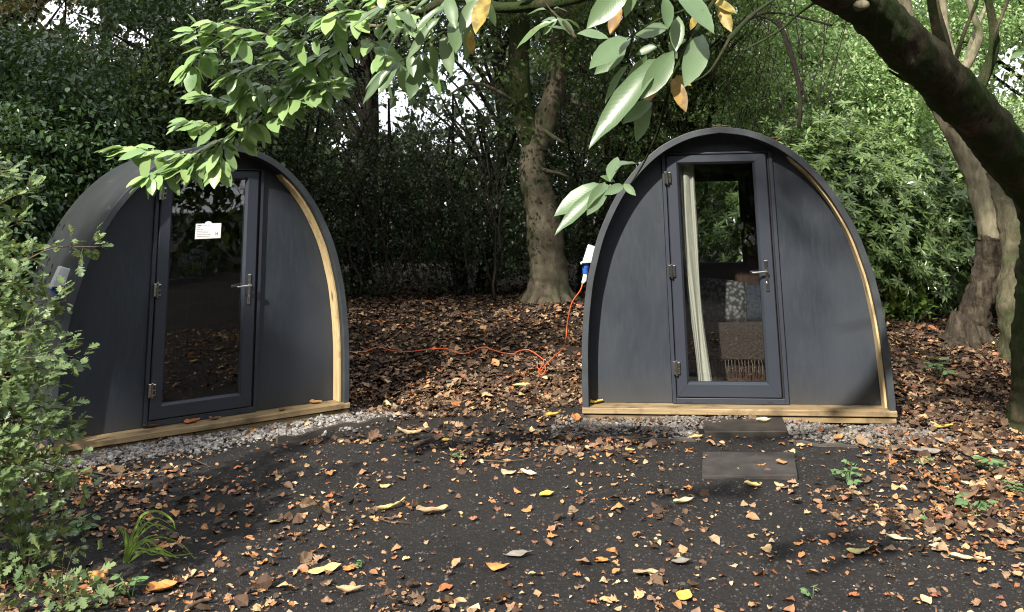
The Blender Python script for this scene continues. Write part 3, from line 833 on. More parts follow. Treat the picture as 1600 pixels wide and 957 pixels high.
mb = MB(); mb.tube([p + o_ for p in path], .0052, 8); mb.build('cable', M['orange'], cb, True)

# ================================================================== slabs and edging boards
def slab(name, label, cat, corners, zt, th_, mat, jag=0.0):
    P = [gpix(*c) for c in corners]; z = max(p.z for p in P) + zt
    mb = MB(); n = len(P); c0 = sum(P, Vector()) / n
    vs = [Vector((p.x, p.y, z)) - c0 for p in P] + [Vector((p.x, p.y, z - th_)) - c0 for p in P]
    mb.add(vs, [tuple(range(n)), tuple(range(2 * n - 1, n - 1, -1))] + [(i, i + n, (i + 1) % n + n, (i + 1) % n) for i in range(n)])
    o = mb.build(name, mat, None, False, .006, 2); o.location = c0
    return props(o, label, cat, 'stepping slabs'), c0, z
SLAB1 = slab('stepping_slab', 'dark flat slab lying in the gravel right under the pod sill', 'paving slab', ((1097, 653), (1221, 654), (1232, 683), (1101, 682)), .012, .06, M['slab'])
SLAB2 = slab('stepping_slab', 'dusty dark slab sunk in the soil in front of the gravel strip', 'paving slab', ((1098, 710), (1241, 712), (1247, 752), (1097, 748)), .016, .06, M['slab2'])

def board(label, a, b, w=.025, h=.07, group='edging boards along the gravel', lift=.02):
    A, B = gpix(*a), gpix(*b); d = (B - A); ang = math.atan2(d.y, d.x)
    n = 14; mb = MB(); Lh = Vector((d.x, d.y, 0)).length
    vs = []
    for i in range(n + 1):
        s = i / n * Lh; p = A.lerp(B, i / n); z = float(gh(p.x, p.y)) + lift + .006 * math.sin(i * 1.7) - A.z
        wv = .004 * math.sin(i * 1.1)
        for yy, zz in ((-w / 2 + wv, z - h), (w / 2 + wv, z - h), (w / 2 + wv, z), (-w / 2 + wv, z)): vs.append((s, yy, zz))
    fs = [(4 * i + k, 4 * i + (k + 1) % 4, 4 * i + 4 + (k + 1) % 4, 4 * i + 4 + k) for i in range(n) for k in range(4)] + [(3, 2, 1, 0), (4 * n, 4 * n + 1, 4 * n + 2, 4 * n + 3)]
    mb.add(vs, fs); o = mb.build('edging_board', M['old_board'], None, False, .003); o.location = A; o.rotation_euler.z = ang
    props(o, label, 'edging board', group)
board('weathered edging board holding the pale gravel of the angled pod', (432, 693), (604, 660), .03, .12, lift=.05)
board('weathered edging board along the gravel, left of the slab under the sill', (925, 684), (1092, 690))
board('weathered edging board along the gravel, right of the slab under the sill', (1240, 694), (1438, 704))

# ================================================================== gravel, crumbs
def ico():
    t = (1 + 5 ** .5) / 2
    v = np.array([(-1, t, 0), (1, t, 0), (-1, -t, 0), (1, -t, 0), (0, -1, t), (0, 1, t), (0, -1, -t), (0, 1, -t), (t, 0, -1), (t, 0, 1), (-t, 0, -1), (-t, 0, 1)], float) / 1.9
    f = np.array([(0, 11, 5), (0, 5, 1), (0, 1, 7), (0, 7, 10), (0, 10, 11), (1, 5, 9), (5, 11, 4), (11, 10, 2), (10, 7, 6), (7, 1, 8), (3, 9, 4), (3, 4, 2), (3, 2, 6), (3, 6, 8), (3, 8, 9), (4, 9, 5), (2, 4, 11), (6, 2, 10), (8, 6, 7), (9, 8, 1)])
    return v, f
IV, IF = ico()
def stones(name, P, S, mat, flat=.7):
    n = len(P)
    q = nrm(rng.normal(size=(n, 3))); r2 = nrm(np.cross(q, rng.normal(size=(n, 3)))); r3 = np.cross(q, r2)
    R = np.stack([q, r2, r3], -1)
    base = IV[None] * rng.uniform(.6, 1.25, (n, 12, 1)) * rng.uniform(.55, 1.2, (n, 1, 3))
    V = np.einsum('nij,nkj->nki', R, base) * S[:, None, None]
    V[..., 2] *= flat
    V += P[:, None]
    F = (IF[None] + (np.arange(n) * 12)[:, None, None]).reshape(-1, 3)
    o = mesh_np(name, V.reshape(-1, 3), None, F, mat); return props(o, kind='stuff')
def strip_pts(root, n, u0, u1, w0, w1, edge=.06):
    u = rng.uniform(u0, u1, n); w = rng.uniform(w0, w1, n) + .05 * np.sin(u * 6) + rng.normal(0, edge, n)
    a = root.rotation_euler.z
    x = root.location.x + u * math.cos(a) - w * math.sin(a); y = root.location.y + u * math.sin(a) + w * math.cos(a)
    return x, y
x, y = strip_pts(POD_R, 5200, -1.42, 1.5, -.50, .1, .07)
keep = ~((x > 1.32) & (x < 1.93) & (y < 7.55) & (y > 6.9)); x, y = x[keep], y[keep]
stones('gravel', np.stack([x, y, gh(x, y) + rng.uniform(-.004, .012, len(x))], -1), rng.uniform(.007, .022, len(x)), M['stone_grey'])
x, y = strip_pts(POD_L, 9000, -1.45, 1.55, -.46, .1, .07)
stones('gravel', np.stack([x, y, gh(x, y) + rng.uniform(-.004, .016, len(x))], -1), rng.uniform(.005, .02, len(x)) * rng.choice([1, 1, 1, 1.5], len(x)), M['stone_white'])
n = 70000
y = 2.8 + 6.5 * rng.random(n) ** 1.7; x = rng.uniform(-1, 1, n) * (.62 * y + .3)
stones('soil_crumbs', np.stack([x, y, gh(x, y)], -1), rng.uniform(.0022, .0065, n) * rng.choice([1, 1, 1, 1, 1, 1, 1.5, 2.2], n), M['crumb'])

# ================================================================== leaf litter
def density(px, py, x, y):
    d = .21 + 0 * px
    g = lambda cx, cy, rx, ry, a: a * np.exp(-(((px - cx) / rx) ** 2 + ((py - cy) / ry) ** 2))
    d = d + g(180, 790, 190, 60, .9) + g(100, 920, 200, 50, .5) + g(820, 700, 140, 24, 1.3) + g(570, 810, 80, 22, .7) + g(1530, 790, 190, 75, 1.7) + g(1480, 690, 120, 60, 1.0)
    d = d + 1.1 * sstep(640, 585, py) + g(880, 610, 60, 50, .9) + g(980, 800, 160, 40, .35) + g(450, 930, 500, 40, .25) + 1.3 * sstep(1400, 1460, px) * sstep(760, 640, py) + 1.0 * sstep(8, 9.5, y)
    d = d * (1 - .75 * np.exp(-(((px - 1150) / 120) ** 2 + ((py - 735) / 25) ** 2)))
    d = d - g(760, 840, 130, 40, .12) - g(400, 720, 200, 25, .1) - g(1450, 900, 160, 30, .12)
    cl = np.sin(x * 3.1 + 1.3 * np.sin(y * 2.3)) * np.sin(y * 2.7 + 1.1 * np.sin(x * 2.9)) + .6 * np.sin(x * 9 + y * 4) * np.sin(y * 8 - x * 3)
    return d * (1 + .55 * cl)
def under_pod(x, y, root, m=.0):
    a = root.rotation_euler.z; dx, dy = x - root.location.x, y - root.location.y
    u = dx * math.cos(a) + dy * math.sin(a); w = -dx * math.sin(a) + dy * math.cos(a)
    return (np.abs(u) < 1.2 + m) & (w > -.04 - m) & (w < DEP)
def litter(name, n, ymin, ymax, T, size, mat, thr=1.6, dens=density, spread=.62, powr=1.2, hgt=.03, lay=.5):
    y = ymin + (ymax - ymin) * rng.random(n) ** powr; x = rng.uniform(-1, 1, n) * (spread * y + .4)
    z = gh(x, y); px, py = to_pix(np.stack([x, y, z], -1))
    k = (rng.random(n) * thr < dens(px, py, x, y)) & ~under_pod(x, y, POD_L) & ~under_pod(x, y, POD_R)
    x, y, z = x[k], y[k], z[k]; n = len(x)
    an = rng.uniform(0, 6.28, n)
    D = np.stack([np.cos(an), np.sin(an), rng.normal(0, .18, n)], -1)
    N = rng.normal(size=(n, 3)) * lay; N[:, 2] += 1
    P = np.stack([x, y, z + rng.random(n) * hgt * .5 + .006], -1) - D * size * .4 * np.array([1, 1, 0])
    o = leaves_obj(name, T, P, D, N, size * np.clip(np.exp(rng.normal(-.14, .38, n)), .35, 1.8), mat); return props(o, kind='stuff')
litter('fallen_leaves', 12000, 2.9, 9.5, T_JAG, .043, M['litter'], 1.7, lay=.2, hgt=.02)
litter('fallen_leaves', 12000, 2.9, 9.5, T_LIT, .047, M['litter'], 2.0, lay=.22, hgt=.02)
litter('small_leaf_fragments', 22000, 2.9, 9.5, [T_DIA, T_JAG[0]], .024, M['litter'], 1.9, hgt=.008)
litter('old_leaf_litter', 62000, 7.6, 15, T_LIT + T_JAG, .062, M['litter_old'], 2.4, powr=1.0, spread=.6, hgt=.03, lay=.32)
litter('fallen_leaves', 7000, 7.8, 12.5, T_LIT, .062, M['litter'], 3.2, powr=1.0, spread=.6, hgt=.05, lay=.3)
litter('old_leaf_litter', 24000, 3.5, 9.5, T_LIT + T_JAG, .060, M['litter_old'], 2.6, dens=lambda px, py, x, y: density(px, py, x, y) - .25)

# large single leaves that stand out
HERO_COL = {'pale yellow': (.66, .53, .22), 'cream': (.70, .60, .38), 'orange': (.60, .28, .08), 'yellow': (.72, .52, .10), 'beige': (.50, .38, .22), 'brown': (.20, .11, .06), 'olive': (.46, .40, .18), 'tan': (.45, .26, .12), 'grey': (.26, .23, .20), 'russet': (.45, .15, .06)}
for k, c in list(HERO_COL.items()):
    m, nt, b = new_mat('dry_leaf_' + k.replace(' ', '_'))
    v = coord(nt)
    cc = ramp(nt, noise(nt, v, 18, 5, .7), [(.3, tuple(q * .6 for q in c)), (.5, c), (.75, tuple(min(1, q * 1.2) for q in c))]).outputs[0]
    cc = mixc(nt, ramp(nt, noise(nt, v, 70, 3), [(.66, (0, 0, 0)), (.72, (1, 1, 1))]).outputs[0], cc, tuple(q * .35 for q in c))
    nt.links.new(cc, b.inputs['Base Color']); b.inputs['Roughness'].default_value = .7
    t = nt.nodes.new('ShaderNodeBsdfTranslucent'); nt.links.new(cc, t.inputs[0]); mx = nt.nodes.new('ShaderNodeMixShader'); mx.inputs[0].default_value = .2
    nt.links.new(b.outputs[0], mx.inputs[1]); nt.links.new(t.outputs[0], mx.inputs[2]); nt.links.new(mx.outputs[0], nt.nodes['Material Output'].inputs[0])
    HERO_COL[k] = m
def hero(px, py, size, col, ang, curl, label, ratio=.25, P=None, tilt=.15):
    """one fallen leaf with a curled blade and a stalk"""
    ts = np.linspace(0, 1, 13); nv = 7; vs = []
    ratio = min(ratio * 1.3, .42)
    for t in ts:
        w = ratio * (math.sin(math.pi * min(1, t * 1.02) ** .8) ** .75 if 0 < t < 1 else 0) + .002
        for j in range(nv):
            s = -1 + 2 * j / (nv - 1)
            z = curl * (s * s) * w * .42 + .04 * abs(s) - .05 * curl * math.sin(3.1 * t) + .018 * math.sin(t * 15 + s * 4 + px) + .03 * s * math.sin(t * 8 + py) + .3 * abs(curl) * (t - .5) ** 2
            vs.append(((t - .5), s * w * (1 - .25 * abs(curl) * s * s), z))
    vs = np.array(vs) * size
    a = (np.arange(12)[:, None] * nv + np.arange(nv - 1)[None]).ravel()
    f = np.stack([a, a + 1, a + nv + 1, a + nv], -1)
    n0 = len(vs)
    st = np.array([(-.5, .008, 0), (-.5, -.008, 0), (-.68, 0, .05), (-.5, 0, .02)]) * size
    vs = np.concatenate([vs, st]); f3 = np.array([(n0, n0 + 2, n0 + 3), (n0 + 1, n0 + 3, n0 + 2)])
    o = mesh_np('fallen_leaf', vs, f, f3, HERO_COL[col], None, True)
    p = gpix(px, py) if P is None else Vector(P)
    low = float(vs[:, 2].min())
    o.location = p + Vector((0, 0, -low + .004 + (tilt * size * .25 if P is None else 0))); o.rotation_euler = (rnd.uniform(-tilt, tilt), rnd.uniform(-tilt, tilt), ang)
    m = o.modifiers.new('s', 'SOLIDIFY'); m.thickness = .0008
    props(o, label, 'leaf', 'large fallen leaves')
slab1 = gpix(1194, 668)
heroes = [
 (1194, 669, .13, 'cream', .2, 1.0, 'cream curled leaf on the dark slab under the pod sill', .22),
 (1222, 733, .085, 'tan', .3, .5, 'small tan leaf near the far edge of the sunken slab', .34),
 (1176, 762, .10, 'pale yellow', -.4, .9, 'pale yellow twisted leaf lying just below the sunken slab', .34),
 (508, 894, .17, 'pale yellow', .45, -.3, 'long pale yellow pointed leaf on bare soil, stalk up to the left', .19),
 (547, 928, .13, 'beige', 0.1, 1.2, 'beige boat-shaped leaf below the long pale yellow one', .17),
 (777, 891, .12, 'orange', .1, -.8, 'broad domed orange leaf on bare dark soil', .30),
 (1070, 937, .10, 'yellow', .9, .6, 'bright yellow leaf at the bottom edge of the ground', .36),
 (1340, 866, .12, 'olive', 0., -.8, 'domed olive leaf on bare soil in front of the russet leaf bed', .25),
 (1406, 847, .13, 'cream', -.25, .7, 'slender cream leaf on the edge of the russet leaf bed', .13),
 (1468, 858, .10, 'cream', -.3, .3, 'rounded cream leaf between the slender cream one and the thin pale one', .26),
 (1516, 879, .20, 'cream', -.06, .3, 'longest thin pale leaf, lying over a grey crumpled one', .07),
 (855, 776, .10, 'yellow', .3, .6, 'yellow leaf lying with its corner raised in mid ground', .36),
 (1069, 788, .13, 'cream', .2, .9, 'cream leaf with an upturned tip straight below the slabs', .20),
 (940, 880, .075, 'orange', -.5, .5, 'small orange leaf alone on bare soil right of the domed one', .36),
 (431, 818, .075, 'pale yellow', 0, .2, 'flat oval pale yellow leaf on bare soil beyond the grass tuft', .38),
 (466, 842, .075, 'tan', 1.3, 1.6, 'cupped tan leaf standing open like a bowl', .36),
 (698, 690, .08, 'yellow', .1, .3, 'yellow rounded leaf at the left end of the russet leaf drift', .38),
 (1311, 689, .13, 'tan', .7, 1.2, 'curled tan leaf standing against the edging board by the pod', .22),
 (640, 682, .20, 'beige', .03, 1.5, 'long curled beige leaf at the end of the pale gravel', .10),
 (1010, 900, .13, 'beige', .2, .3, 'rough beige leaf on bare soil left of the grey skeletal leaf', .28),
 (1065, 883, .10, 'grey', -.2, .6, 'grey skeletal leaf with a thin upright stalk', .30),
 (1088, 687, .12, 'pale yellow', .5, .7, 'pale yellow leaf on the gravel touching the slab corner', .26),
 (738, 642, .11, 'pale yellow', 1.2, .5, 'square pale yellow leaf below the cable between the pods', .38),
 (866, 652, .15, 'yellow', .5, .8, 'yellow and green leaf on the gravel beside the pod corner', .26),
 (816, 606, .19, 'pale yellow', .3, .6, 'wide pale yellow leaf lying over a brown one below the cable loop', .17),
 (1512, 778, .15, 'brown', .0, -.7, 'large dark brown leaf on the russet leaf bed', .28),
 (1508, 757, .10, 'cream', -.2, -.4, 'small cream leaf on the russet bed beyond the dark brown one', .27),
 (1448, 712, .20, 'grey', -.25, .6, 'big withered grey leaf lying at the end of the edging board', .22),
 (1475, 672, .16, 'yellow', .2, .7, 'yellow leaf on the dark leaf litter beside the pod corner', .24),
 (1565, 710, .17, 'cream', .05, .3, 'cream leaf in the shade of the leaf litter near the mossy tree', .16),
 (985, 708, .10, 'pale yellow', .8, .9, 'pale yellow folded leaf beside the left edging board', .28),
 (675, 805, .19, 'beige', .35, .9, 'beige pointed leaf sweeping up over a heap of litter', .16),
 (612, 797, .18, 'pale yellow', .5, 1.0, 'thin pale yellow leaf lying across the litter heap', .09),
 (795, 742, .11, 'beige', -.5, -.9, 'domed beige leaf on soil below the russet drift', .30),
 (826, 744, .12, 'cream', -.5, .9, 'cream leaf with a pointed tip next to the domed beige one', .20),
 (602, 762, .07, 'pale yellow', 0, -.6, 'small domed pale yellow leaf in mid ground', .36),
 (545, 893, .07, 'orange', .8, .6, 'crumpled orange leaf at the tip of the long pale yellow one', .4),
 (810, 871, .15, 'grey', .0, .3, 'dull grey pointed leaf on bare soil beyond the domed orange one', .14),
 (252, 925, .14, 'orange', .5, .8, 'bright orange leaf among russet litter below the grass tuft', .3),
 (150, 908, .13, 'orange', -.3, .6, 'orange leaf in the shade of the shrub', .22),
]
for i, h in enumerate(heroes):
    P = None
    if i < 2:      # these two lie on the slabs
        P = gpix(h[0], h[1]); P.z = (SLAB1, SLAB2)[i][2] + .002
    hero(*h[:7], h[7], P=P)
for (u, wd, v, s, col, ang, cv, lab) in (
    (.0, .05, 2.200, .10, 'cream', .1, .3, 'cream leaf lying flat on the very top of the facing pod roof'),
    (.07, .03, 2.197, .08, 'beige', .8, .5, 'beige leaf beside the cream one on top of the roof'),
    (.44, .12, 2.085, .12, 'russet', .2, .6, 'russet leaf stuck on the roof slope of the facing pod'),
    (.545, .02, 2.01, .08, 'cream', .9, .5, 'cream leaf caught on the roof edge of the facing pod'),
    (-1.10, .12, .002, .12, 'yellow', .2, .6, 'yellow leaf on the left end of the timber sill')):
    hero(0, 0, s, col, ang, cv, lab, .28, P=in_pod(POD_R, (u, wd, v)))
for (u, wd, s, col, ang, cv, lab) in (
    (-.42, .14, .14, 'brown', .7, .7, 'brown leaf on the sill below the hinge side of the door'), (-.12, .10, .13, 'russet', .6, .5, 'russet leaf on the sill below the middle of the angled door'),
    (.06, .08, .11, 'tan', .9, .8, 'tan curled leaf on the sill below the door handle'), (.95, .12, .11, 'tan', .2, .8, 'tan leaf on the sill at the foot of the bright timber trim'), (.62, .05, .09, 'brown', 1.2, .6, 'small brown leaf on the sill right of the angled door')):
    hero(0, 0, s, col, ang, cv, lab, .26, P=in_pod(POD_L, (u, wd, .0)))

# ================================================================== twigs on the ground
M['twig'] = flat_mat('dead_twig', (.09, .065, .045), .85, n_scale=30, n_amt=.4)
for pts, r, lab in (
    (((155, 755), (185, 738), (210, 722), (232, 710)), .008, 'bare stick lying beside the shrub below the pale gravel'),
    (((148, 742), (180, 748), (225, 742)), .006, 'short twig lying below the bare stick'),
    (((262, 700), (300, 722), (330, 735)), .004, 'fine twig on bare soil below the angled pod'),
    (((745, 722), (800, 726), (850, 714)), .005, 'thin stick running along the russet leaf drift'),
    (((650, 700), (663, 694), (672, 690)), .014, 'thick dark stick end on soil beside the edging board'),
    (((290, 957), (310, 948), (330, 944)), .011, 'broken dark stick at the bottom of the ground below the grass tuft'),
    (((1510, 704), (1555, 702), (1600, 697)), .007, 'thin stick in the litter near the mossy tree'),
    (((700, 598), (740, 604), (790, 600)), .012, 'dark stick half buried between the pods'),
    (((625, 812), (590, 818), (640, 822)), .004, 'fine twig in the litter heap')):
    P = [gpix(x, y, .012 + .01 * math.sin(i * 2.0) ** 2) for i, (x, y) in enumerate(pts)]
    c0 = P[0].copy(); pp, rr = smooth_path([p - c0 for p in P], [r, r * .8] + [r * .5] * (len(P) - 2), 5)
    pp = [p + Vector((rnd.uniform(-.004, .004), rnd.uniform(-.004, .004), rnd.uniform(-.002, .004))) for p in pp]
    mb = MB(); mb.tube(pp, rr, 6, noise=.15); o = mb.build('fallen_twig', M['twig'], None, True); o.location = c0
    props(o, lab, 'twig', 'sticks on the ground')

# ================================================================== grass tuft and seedlings
M['grass'] = leaf_mat('grass_blade', [(.30, .44, .10), (.22, .38, .08), (.42, .48, .14)], .45, .35, (.4, .5, .08))
M['seedling'] = leaf_mat('seedling_leaf', [(.12, .22, .09), (.18, .30, .12), (.09, .17, .07)], .5, .3)
def blade(mb, base, pts, w):
    pp, rr = smooth_path([base] + pts, [w] * len(pts) + [w * .15], 7)
    vs = []; n = len(pp)
    for i, p in enumerate(pp):
        t = (pp[min(i + 1, n - 1)] - pp[max(i - 1, 0)]).normalized(); s = t.cross(Vector((.2, 1, .2))).normalized()
        ww = rr[i] * min(1, .45 + i / n * 1.5)
        up = s.cross(t) * ww * .35
        vs += [p - s * ww, p - up, p + s * ww]
    mb.add(vs, [(3 * i + k, 3 * i + k + 1, 3 * i + k + 4, 3 * i + k + 3) for i in range(n - 1) for k in (0, 1)])
tb = gpix(196, 879)
Yg = tb.y
tuft = empty('grass_tuft', 'clump of long arching green grass blades growing from the leaf litter', 'grass tuft', tb)
blades = [([(208, 835), (222, 806), (246, 799), (268, 812), (274, 828)], .010), ([(215, 850), (235, 846), (262, 868), (300, 902)], .011), ([(212, 858), (240, 862), (262, 868), (280, 872)], .008),
          ([(210, 852), (228, 848), (238, 866)], .007), ([(225, 848), (256, 840), (285, 852), (302, 885), (306, 898)], .004), ([(205, 858), (213, 835), (222, 815)], .006), ([(220, 862), (238, 868), (250, 880)], .007), ([(200, 860), (204, 840), (212, 822)], .005),
          ([(225, 862), (250, 858), (275, 870)], .009), ([(208, 862), (219, 850), (228, 852)], .006)]
for k in range(16):
    x_ = rnd.uniform(-25, 75); h_ = rnd.uniform(14, 60)
    blades.append(([(200 + x_ * .2, 868 - h_ * .5), (204 + x_ * .6, 866 - h_), (206 + x_ * 1.1, 868 - h_ * .75)], rnd.uniform(.003, .006)))
for k, (pts, w) in enumerate(blades):
    mb = MB(); dy = [0, -.03, -.06, -.09, -.12, -.14]
    q = [pix(x, y, Yg + (.10 * math.sin(k * 2.3)) * (i + 1) / len(pts)) - tb for i, (x, y) in enumerate(pts)]
    for v in q: v.z = max(v.z, .012)
    blade(mb, Vector((rnd.uniform(-.015, .015), rnd.uniform(-.015, .015), -.01)), q, w * .62)
    mb.build('blade', M['grass'], tuft, True)

def seedling(px, py, s, n, label, kind='plant', mat='seedling', T=T_OVAL, group='small green seedlings on the ground', hgt=1.0):
    p = gpix(px, py); root = empty('seedling', label, kind, p, 0, group)
    mb = MB(); Ps = []; Ds = []
    for i in range(n):
        a = rnd.uniform(0, 6.28); r = s * rnd.uniform(.2, .8); h = s * hgt * rnd.uniform(.35, 1.0)
        e = Vector((math.cos(a) * r, math.sin(a) * r, h))
        mb.tube([(0, 0, -.01), e * .5 + Vector((0, 0, .1 * h)), e], .0018, 4)
        for q in range(3):
            b = a + (q - 1) * 1.1; Ps.append(e); Ds.append((math.cos(b), math.sin(b), rnd.uniform(-.2, .4)))
    mb.build('stem', M[mat], root)
    Ps = np.array(Ps); Ds = np.array(Ds, float); N = rng.normal(size=Ps.shape) * .35; N[:, 2] += 1
    leaves_obj('foliage', T, Ps, Ds, N, s * .55 * rng.uniform(.8, 1.2, len(Ps)), M[mat], root)
seedling(1328, 757, .09, 9, 'blue-green seedling in the russet leaves between the sunken slab and the leaf bed')
seedling(1334, 733, .06, 4, 'tiny seedling just beyond the blue-green one')
seedling(1545, 742, .12, 8, 'largest seedling, rounded pale green leaves, near the mossy tree')
seedling(1525, 808, .10, 7, 'ragged seedling in front of the dark brown leaf')
seedling(1450, 818, .06, 3, 'small bright seedling on the near edge of the russet leaf bed')
seedling(1440, 728, .06, 4, 'pair of small leaves poking through litter beyond the leaf bed')
seedling(720, 720, .05, 3, 'tiny green sprig below the russet leaf drift')
seedling(1588, 772, .07, 5, 'small seedling right of the large one, in litter')
seedling(1270, 935, .05, 3, 'tiny bright green sprig on soil at the bottom of the ground')
seedling(565, 888, .04, 4, 'tiny moss-green sprig on soil beyond the long pale yellow leaf')
seedling(135, 838, .10, 8, 'bushy seedling among russet litter left of the grass tuft')
seedling(205, 935, .09, 6, 'dark seedling in the shade below the grass tuft')
seedling(1470, 590, .16, 9, 'low grey-green plant in the shaded litter behind the facing pod')

# ================================================================== TREES AND SHRUBS
M['bark_pale'] = bark_mat('smooth_grey_bark', (.10, .09, .06), (.20, .18, .12), (.30, .27, .18), (9, 9, 2.6), (.06, .075, .03), .40, .35)
M['bark_beech'] = bark_mat('beech_bark', (.075, .065, .045), (.135, .115, .08), (.20, .175, .12), (6, 6, 2.2), (.07, .08, .04), .42, .3)
M['bark_dark'] = bark_mat('dark_mossy_bark', (.030, .024, .016), (.085, .068, .045), (.18, .14, .09), (10, 10, 4), (.04, .062, .016), .55, .8)
M['bark_split'] = bark_mat('flaking_bark', (.018, .014, .010), (.06, .048, .034), (.14, .115, .08), (12, 12, 3), None, 0, .9)
M['bark_moss'] = bark_mat('mossy_trunk', (.05, .045, .03), (.10, .09, .055), (.16, .14, .09), (9, 9, 3), (.05, .065, .025), .45, .6)
M['wood_far'] = bark_mat('far_branches', (.012, .010, .008), (.026, .022, .017), (.045, .038, .03))
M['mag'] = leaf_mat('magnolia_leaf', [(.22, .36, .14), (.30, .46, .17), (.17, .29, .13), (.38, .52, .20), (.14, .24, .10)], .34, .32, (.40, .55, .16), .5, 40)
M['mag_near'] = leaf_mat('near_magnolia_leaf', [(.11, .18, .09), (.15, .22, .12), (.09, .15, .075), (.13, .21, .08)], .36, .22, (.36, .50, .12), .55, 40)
M['mag_yellow'] = leaf_mat('turning_magnolia_leaf', [(.48, .34, .08), (.42, .36, .09), (.45, .20, .08), (.52, .42, .12)], .5, .35, (.6, .42, .08), .4, 40, 30)
M['hawthorn'] = leaf_mat('lobed_shrub_leaf', [(.06, .11, .045), (.13, .20, .07), (.20, .28, .12), (.09, .15, .07), (.26, .33, .14)], .4, .3, (.35, .42, .08), .5)
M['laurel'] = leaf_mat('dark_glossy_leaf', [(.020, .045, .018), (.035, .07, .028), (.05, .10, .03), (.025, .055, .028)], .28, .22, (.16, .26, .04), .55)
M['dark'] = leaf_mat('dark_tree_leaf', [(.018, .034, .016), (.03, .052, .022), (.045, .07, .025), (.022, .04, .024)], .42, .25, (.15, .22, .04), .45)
M['mid'] = leaf_mat('mid_green_leaf', [(.035, .065, .02), (.06, .10, .03), (.09, .14, .04), (.04, .075, .03)], .45, .35, (.28, .38, .06), .4)
M['bright'] = leaf_mat('sunny_leaf', [(.20, .34, .12), (.32, .47, .20), (.46, .58, .30), (.14, .26, .09), (.58, .64, .38)], .4, .42, (.50, .68, .28), .4)
M['rhodo'] = leaf_mat('rhododendron_leaf', [(.05, .09, .03), (.12, .19, .06), (.22, .31, .11), (.04, .07, .028), (.15, .23, .09)], .2, .25, (.28, .42, .08), .6)
M['autumn'] = leaf_mat('turning_tree_leaf', [(.03, .05, .02), (.10, .07, .03), (.05, .07, .03), (.16, .10, .04)], .5, .3, (.3, .2, .05), .4)

# ---- the smooth grey tree between the pods
def tree_center():
    b = gpix(857, 470); root = empty('beech_tree', 'smooth grey tree forking above a sunlit trunk, on the leafy bank between the pods', 'tree', b)
    Y = b.y
    def q(*pts): return [pix(x, y, Y + d) - b for x, y, d in pts]
    mb = MB()
    P = q((858, 486, 0), (857, 470, 0), (857, 440, 0), (854, 400, 0), (850, 350, .02), (842, 310, .04), (833, 270, .05), (834, 235, .05), (838, 205, .05))
    pp, rr = smooth_path(P, [.46, .33, .265, .24, .235, .215, .185, .17, .16], 12); mb.tube(pp, rr, 36, noise=.07, fine=.008)
    for k in range(9):   # root flare
        a = k / 9 * 6.28 + rnd.uniform(-.2, .2); l = rnd.uniform(.35, .6)
        mb.tube([(math.cos(a) * .15, math.sin(a) * .15, .32), (math.cos(a) * .26, math.sin(a) * .26, .08), (math.cos(a) * l, math.sin(a) * l, -.06)], [.06, .075, .03], 8)
    mb.build('trunk', M['bark_beech'], root, True)
    mb = MB(); pp, rr = smooth_path(q((840, 232, .05), (850, 195, .0), (862, 160, -.1), (868, 120, -.15), (874, 60, -.3), (900, -40, -.6), (940, -160, -1.2)), [.15, .165, .15, .125, .10, .08, .05], 9); mb.tube(pp, rr, 26, noise=.07, fine=.007)
    mb.build('limb', M['bark_beech'], root, True)
    mb = MB(); pp, rr = smooth_path(q((834, 232, .05), (821, 190, .0), (812, 140, -.1), (810, 90, -.1), (812, 30, -.1), (806, -100, 0), (796, -260, .1)), [.14, .16, .16, .15, .14, .11, .06], 8); mb.tube(pp, rr, 16, noise=.08)
    mb.build('limb', M['bark_dark'], root, True)
    for pts, r in ((((836, 192, 0), (852, 205, -.15), (868, 216, -.35), (882, 224, -.5)), .035), (((838, 262, .0), (858, 268, -.15), (876, 272, -.3), (889, 278, -.35)), .028), (((860, 160, .1), (885, 155, .1), (905, 163, 0), (922, 166, 0)), .045),
                   (((822, 180, 0), (790, 150, -.3), (740, 130, -.5), (700, 150, -.8)), .03)):
        mb = MB(); pp, rr = smooth_path(q(*pts), [r, r * .9, r * .75, r * .4], 4); mb.tube(pp, rr, 9, noise=.12); mb.build('branch', M['bark_beech'], root, True)
    # crown high above, and sprays hanging round the fork
    C_all = []
    c, C = crown('crown', root, (-.5, -1.5, 6.6), (3.6, 2.6, 1.7), 150, 110, .7, .11, M['mid'], T_DIA, gaps=1)
    parts = []
    for (x, y, d, rx, rz, n) in ((770, 105, -.6, .22, .2, 220), (868, 95, -.6, .3, .12, 240), (770, 50, -.4, .35, .3, 380), (905, 60, -.5, .5, .35, 600), (790, 200, -.3, .12, .35, 130), (960, 120, -.3, .5, .4, 700), (860, 20, -.6, .8, .3, 900)):
        ctr = pix(x, y, Y + d) - b
        P, out, _ = clump_points(ctr, (rx, .4, rz), 14, max(4, n // 14), .28, flat=.5)
        P = P[thin(P + np.array(b), .9)]
        out = P - np.array(ctr)
        D, N = leaf_dirs(out, .9, .35); parts.append(leaves_arrays(T_OVAL, P, D, N, .062 * rng.uniform(.7, 1.3, len(P))))
    V, A, B = join_arrays(parts); mesh_np('foliage', V, A, B, M['mid'], root)
tree_center()

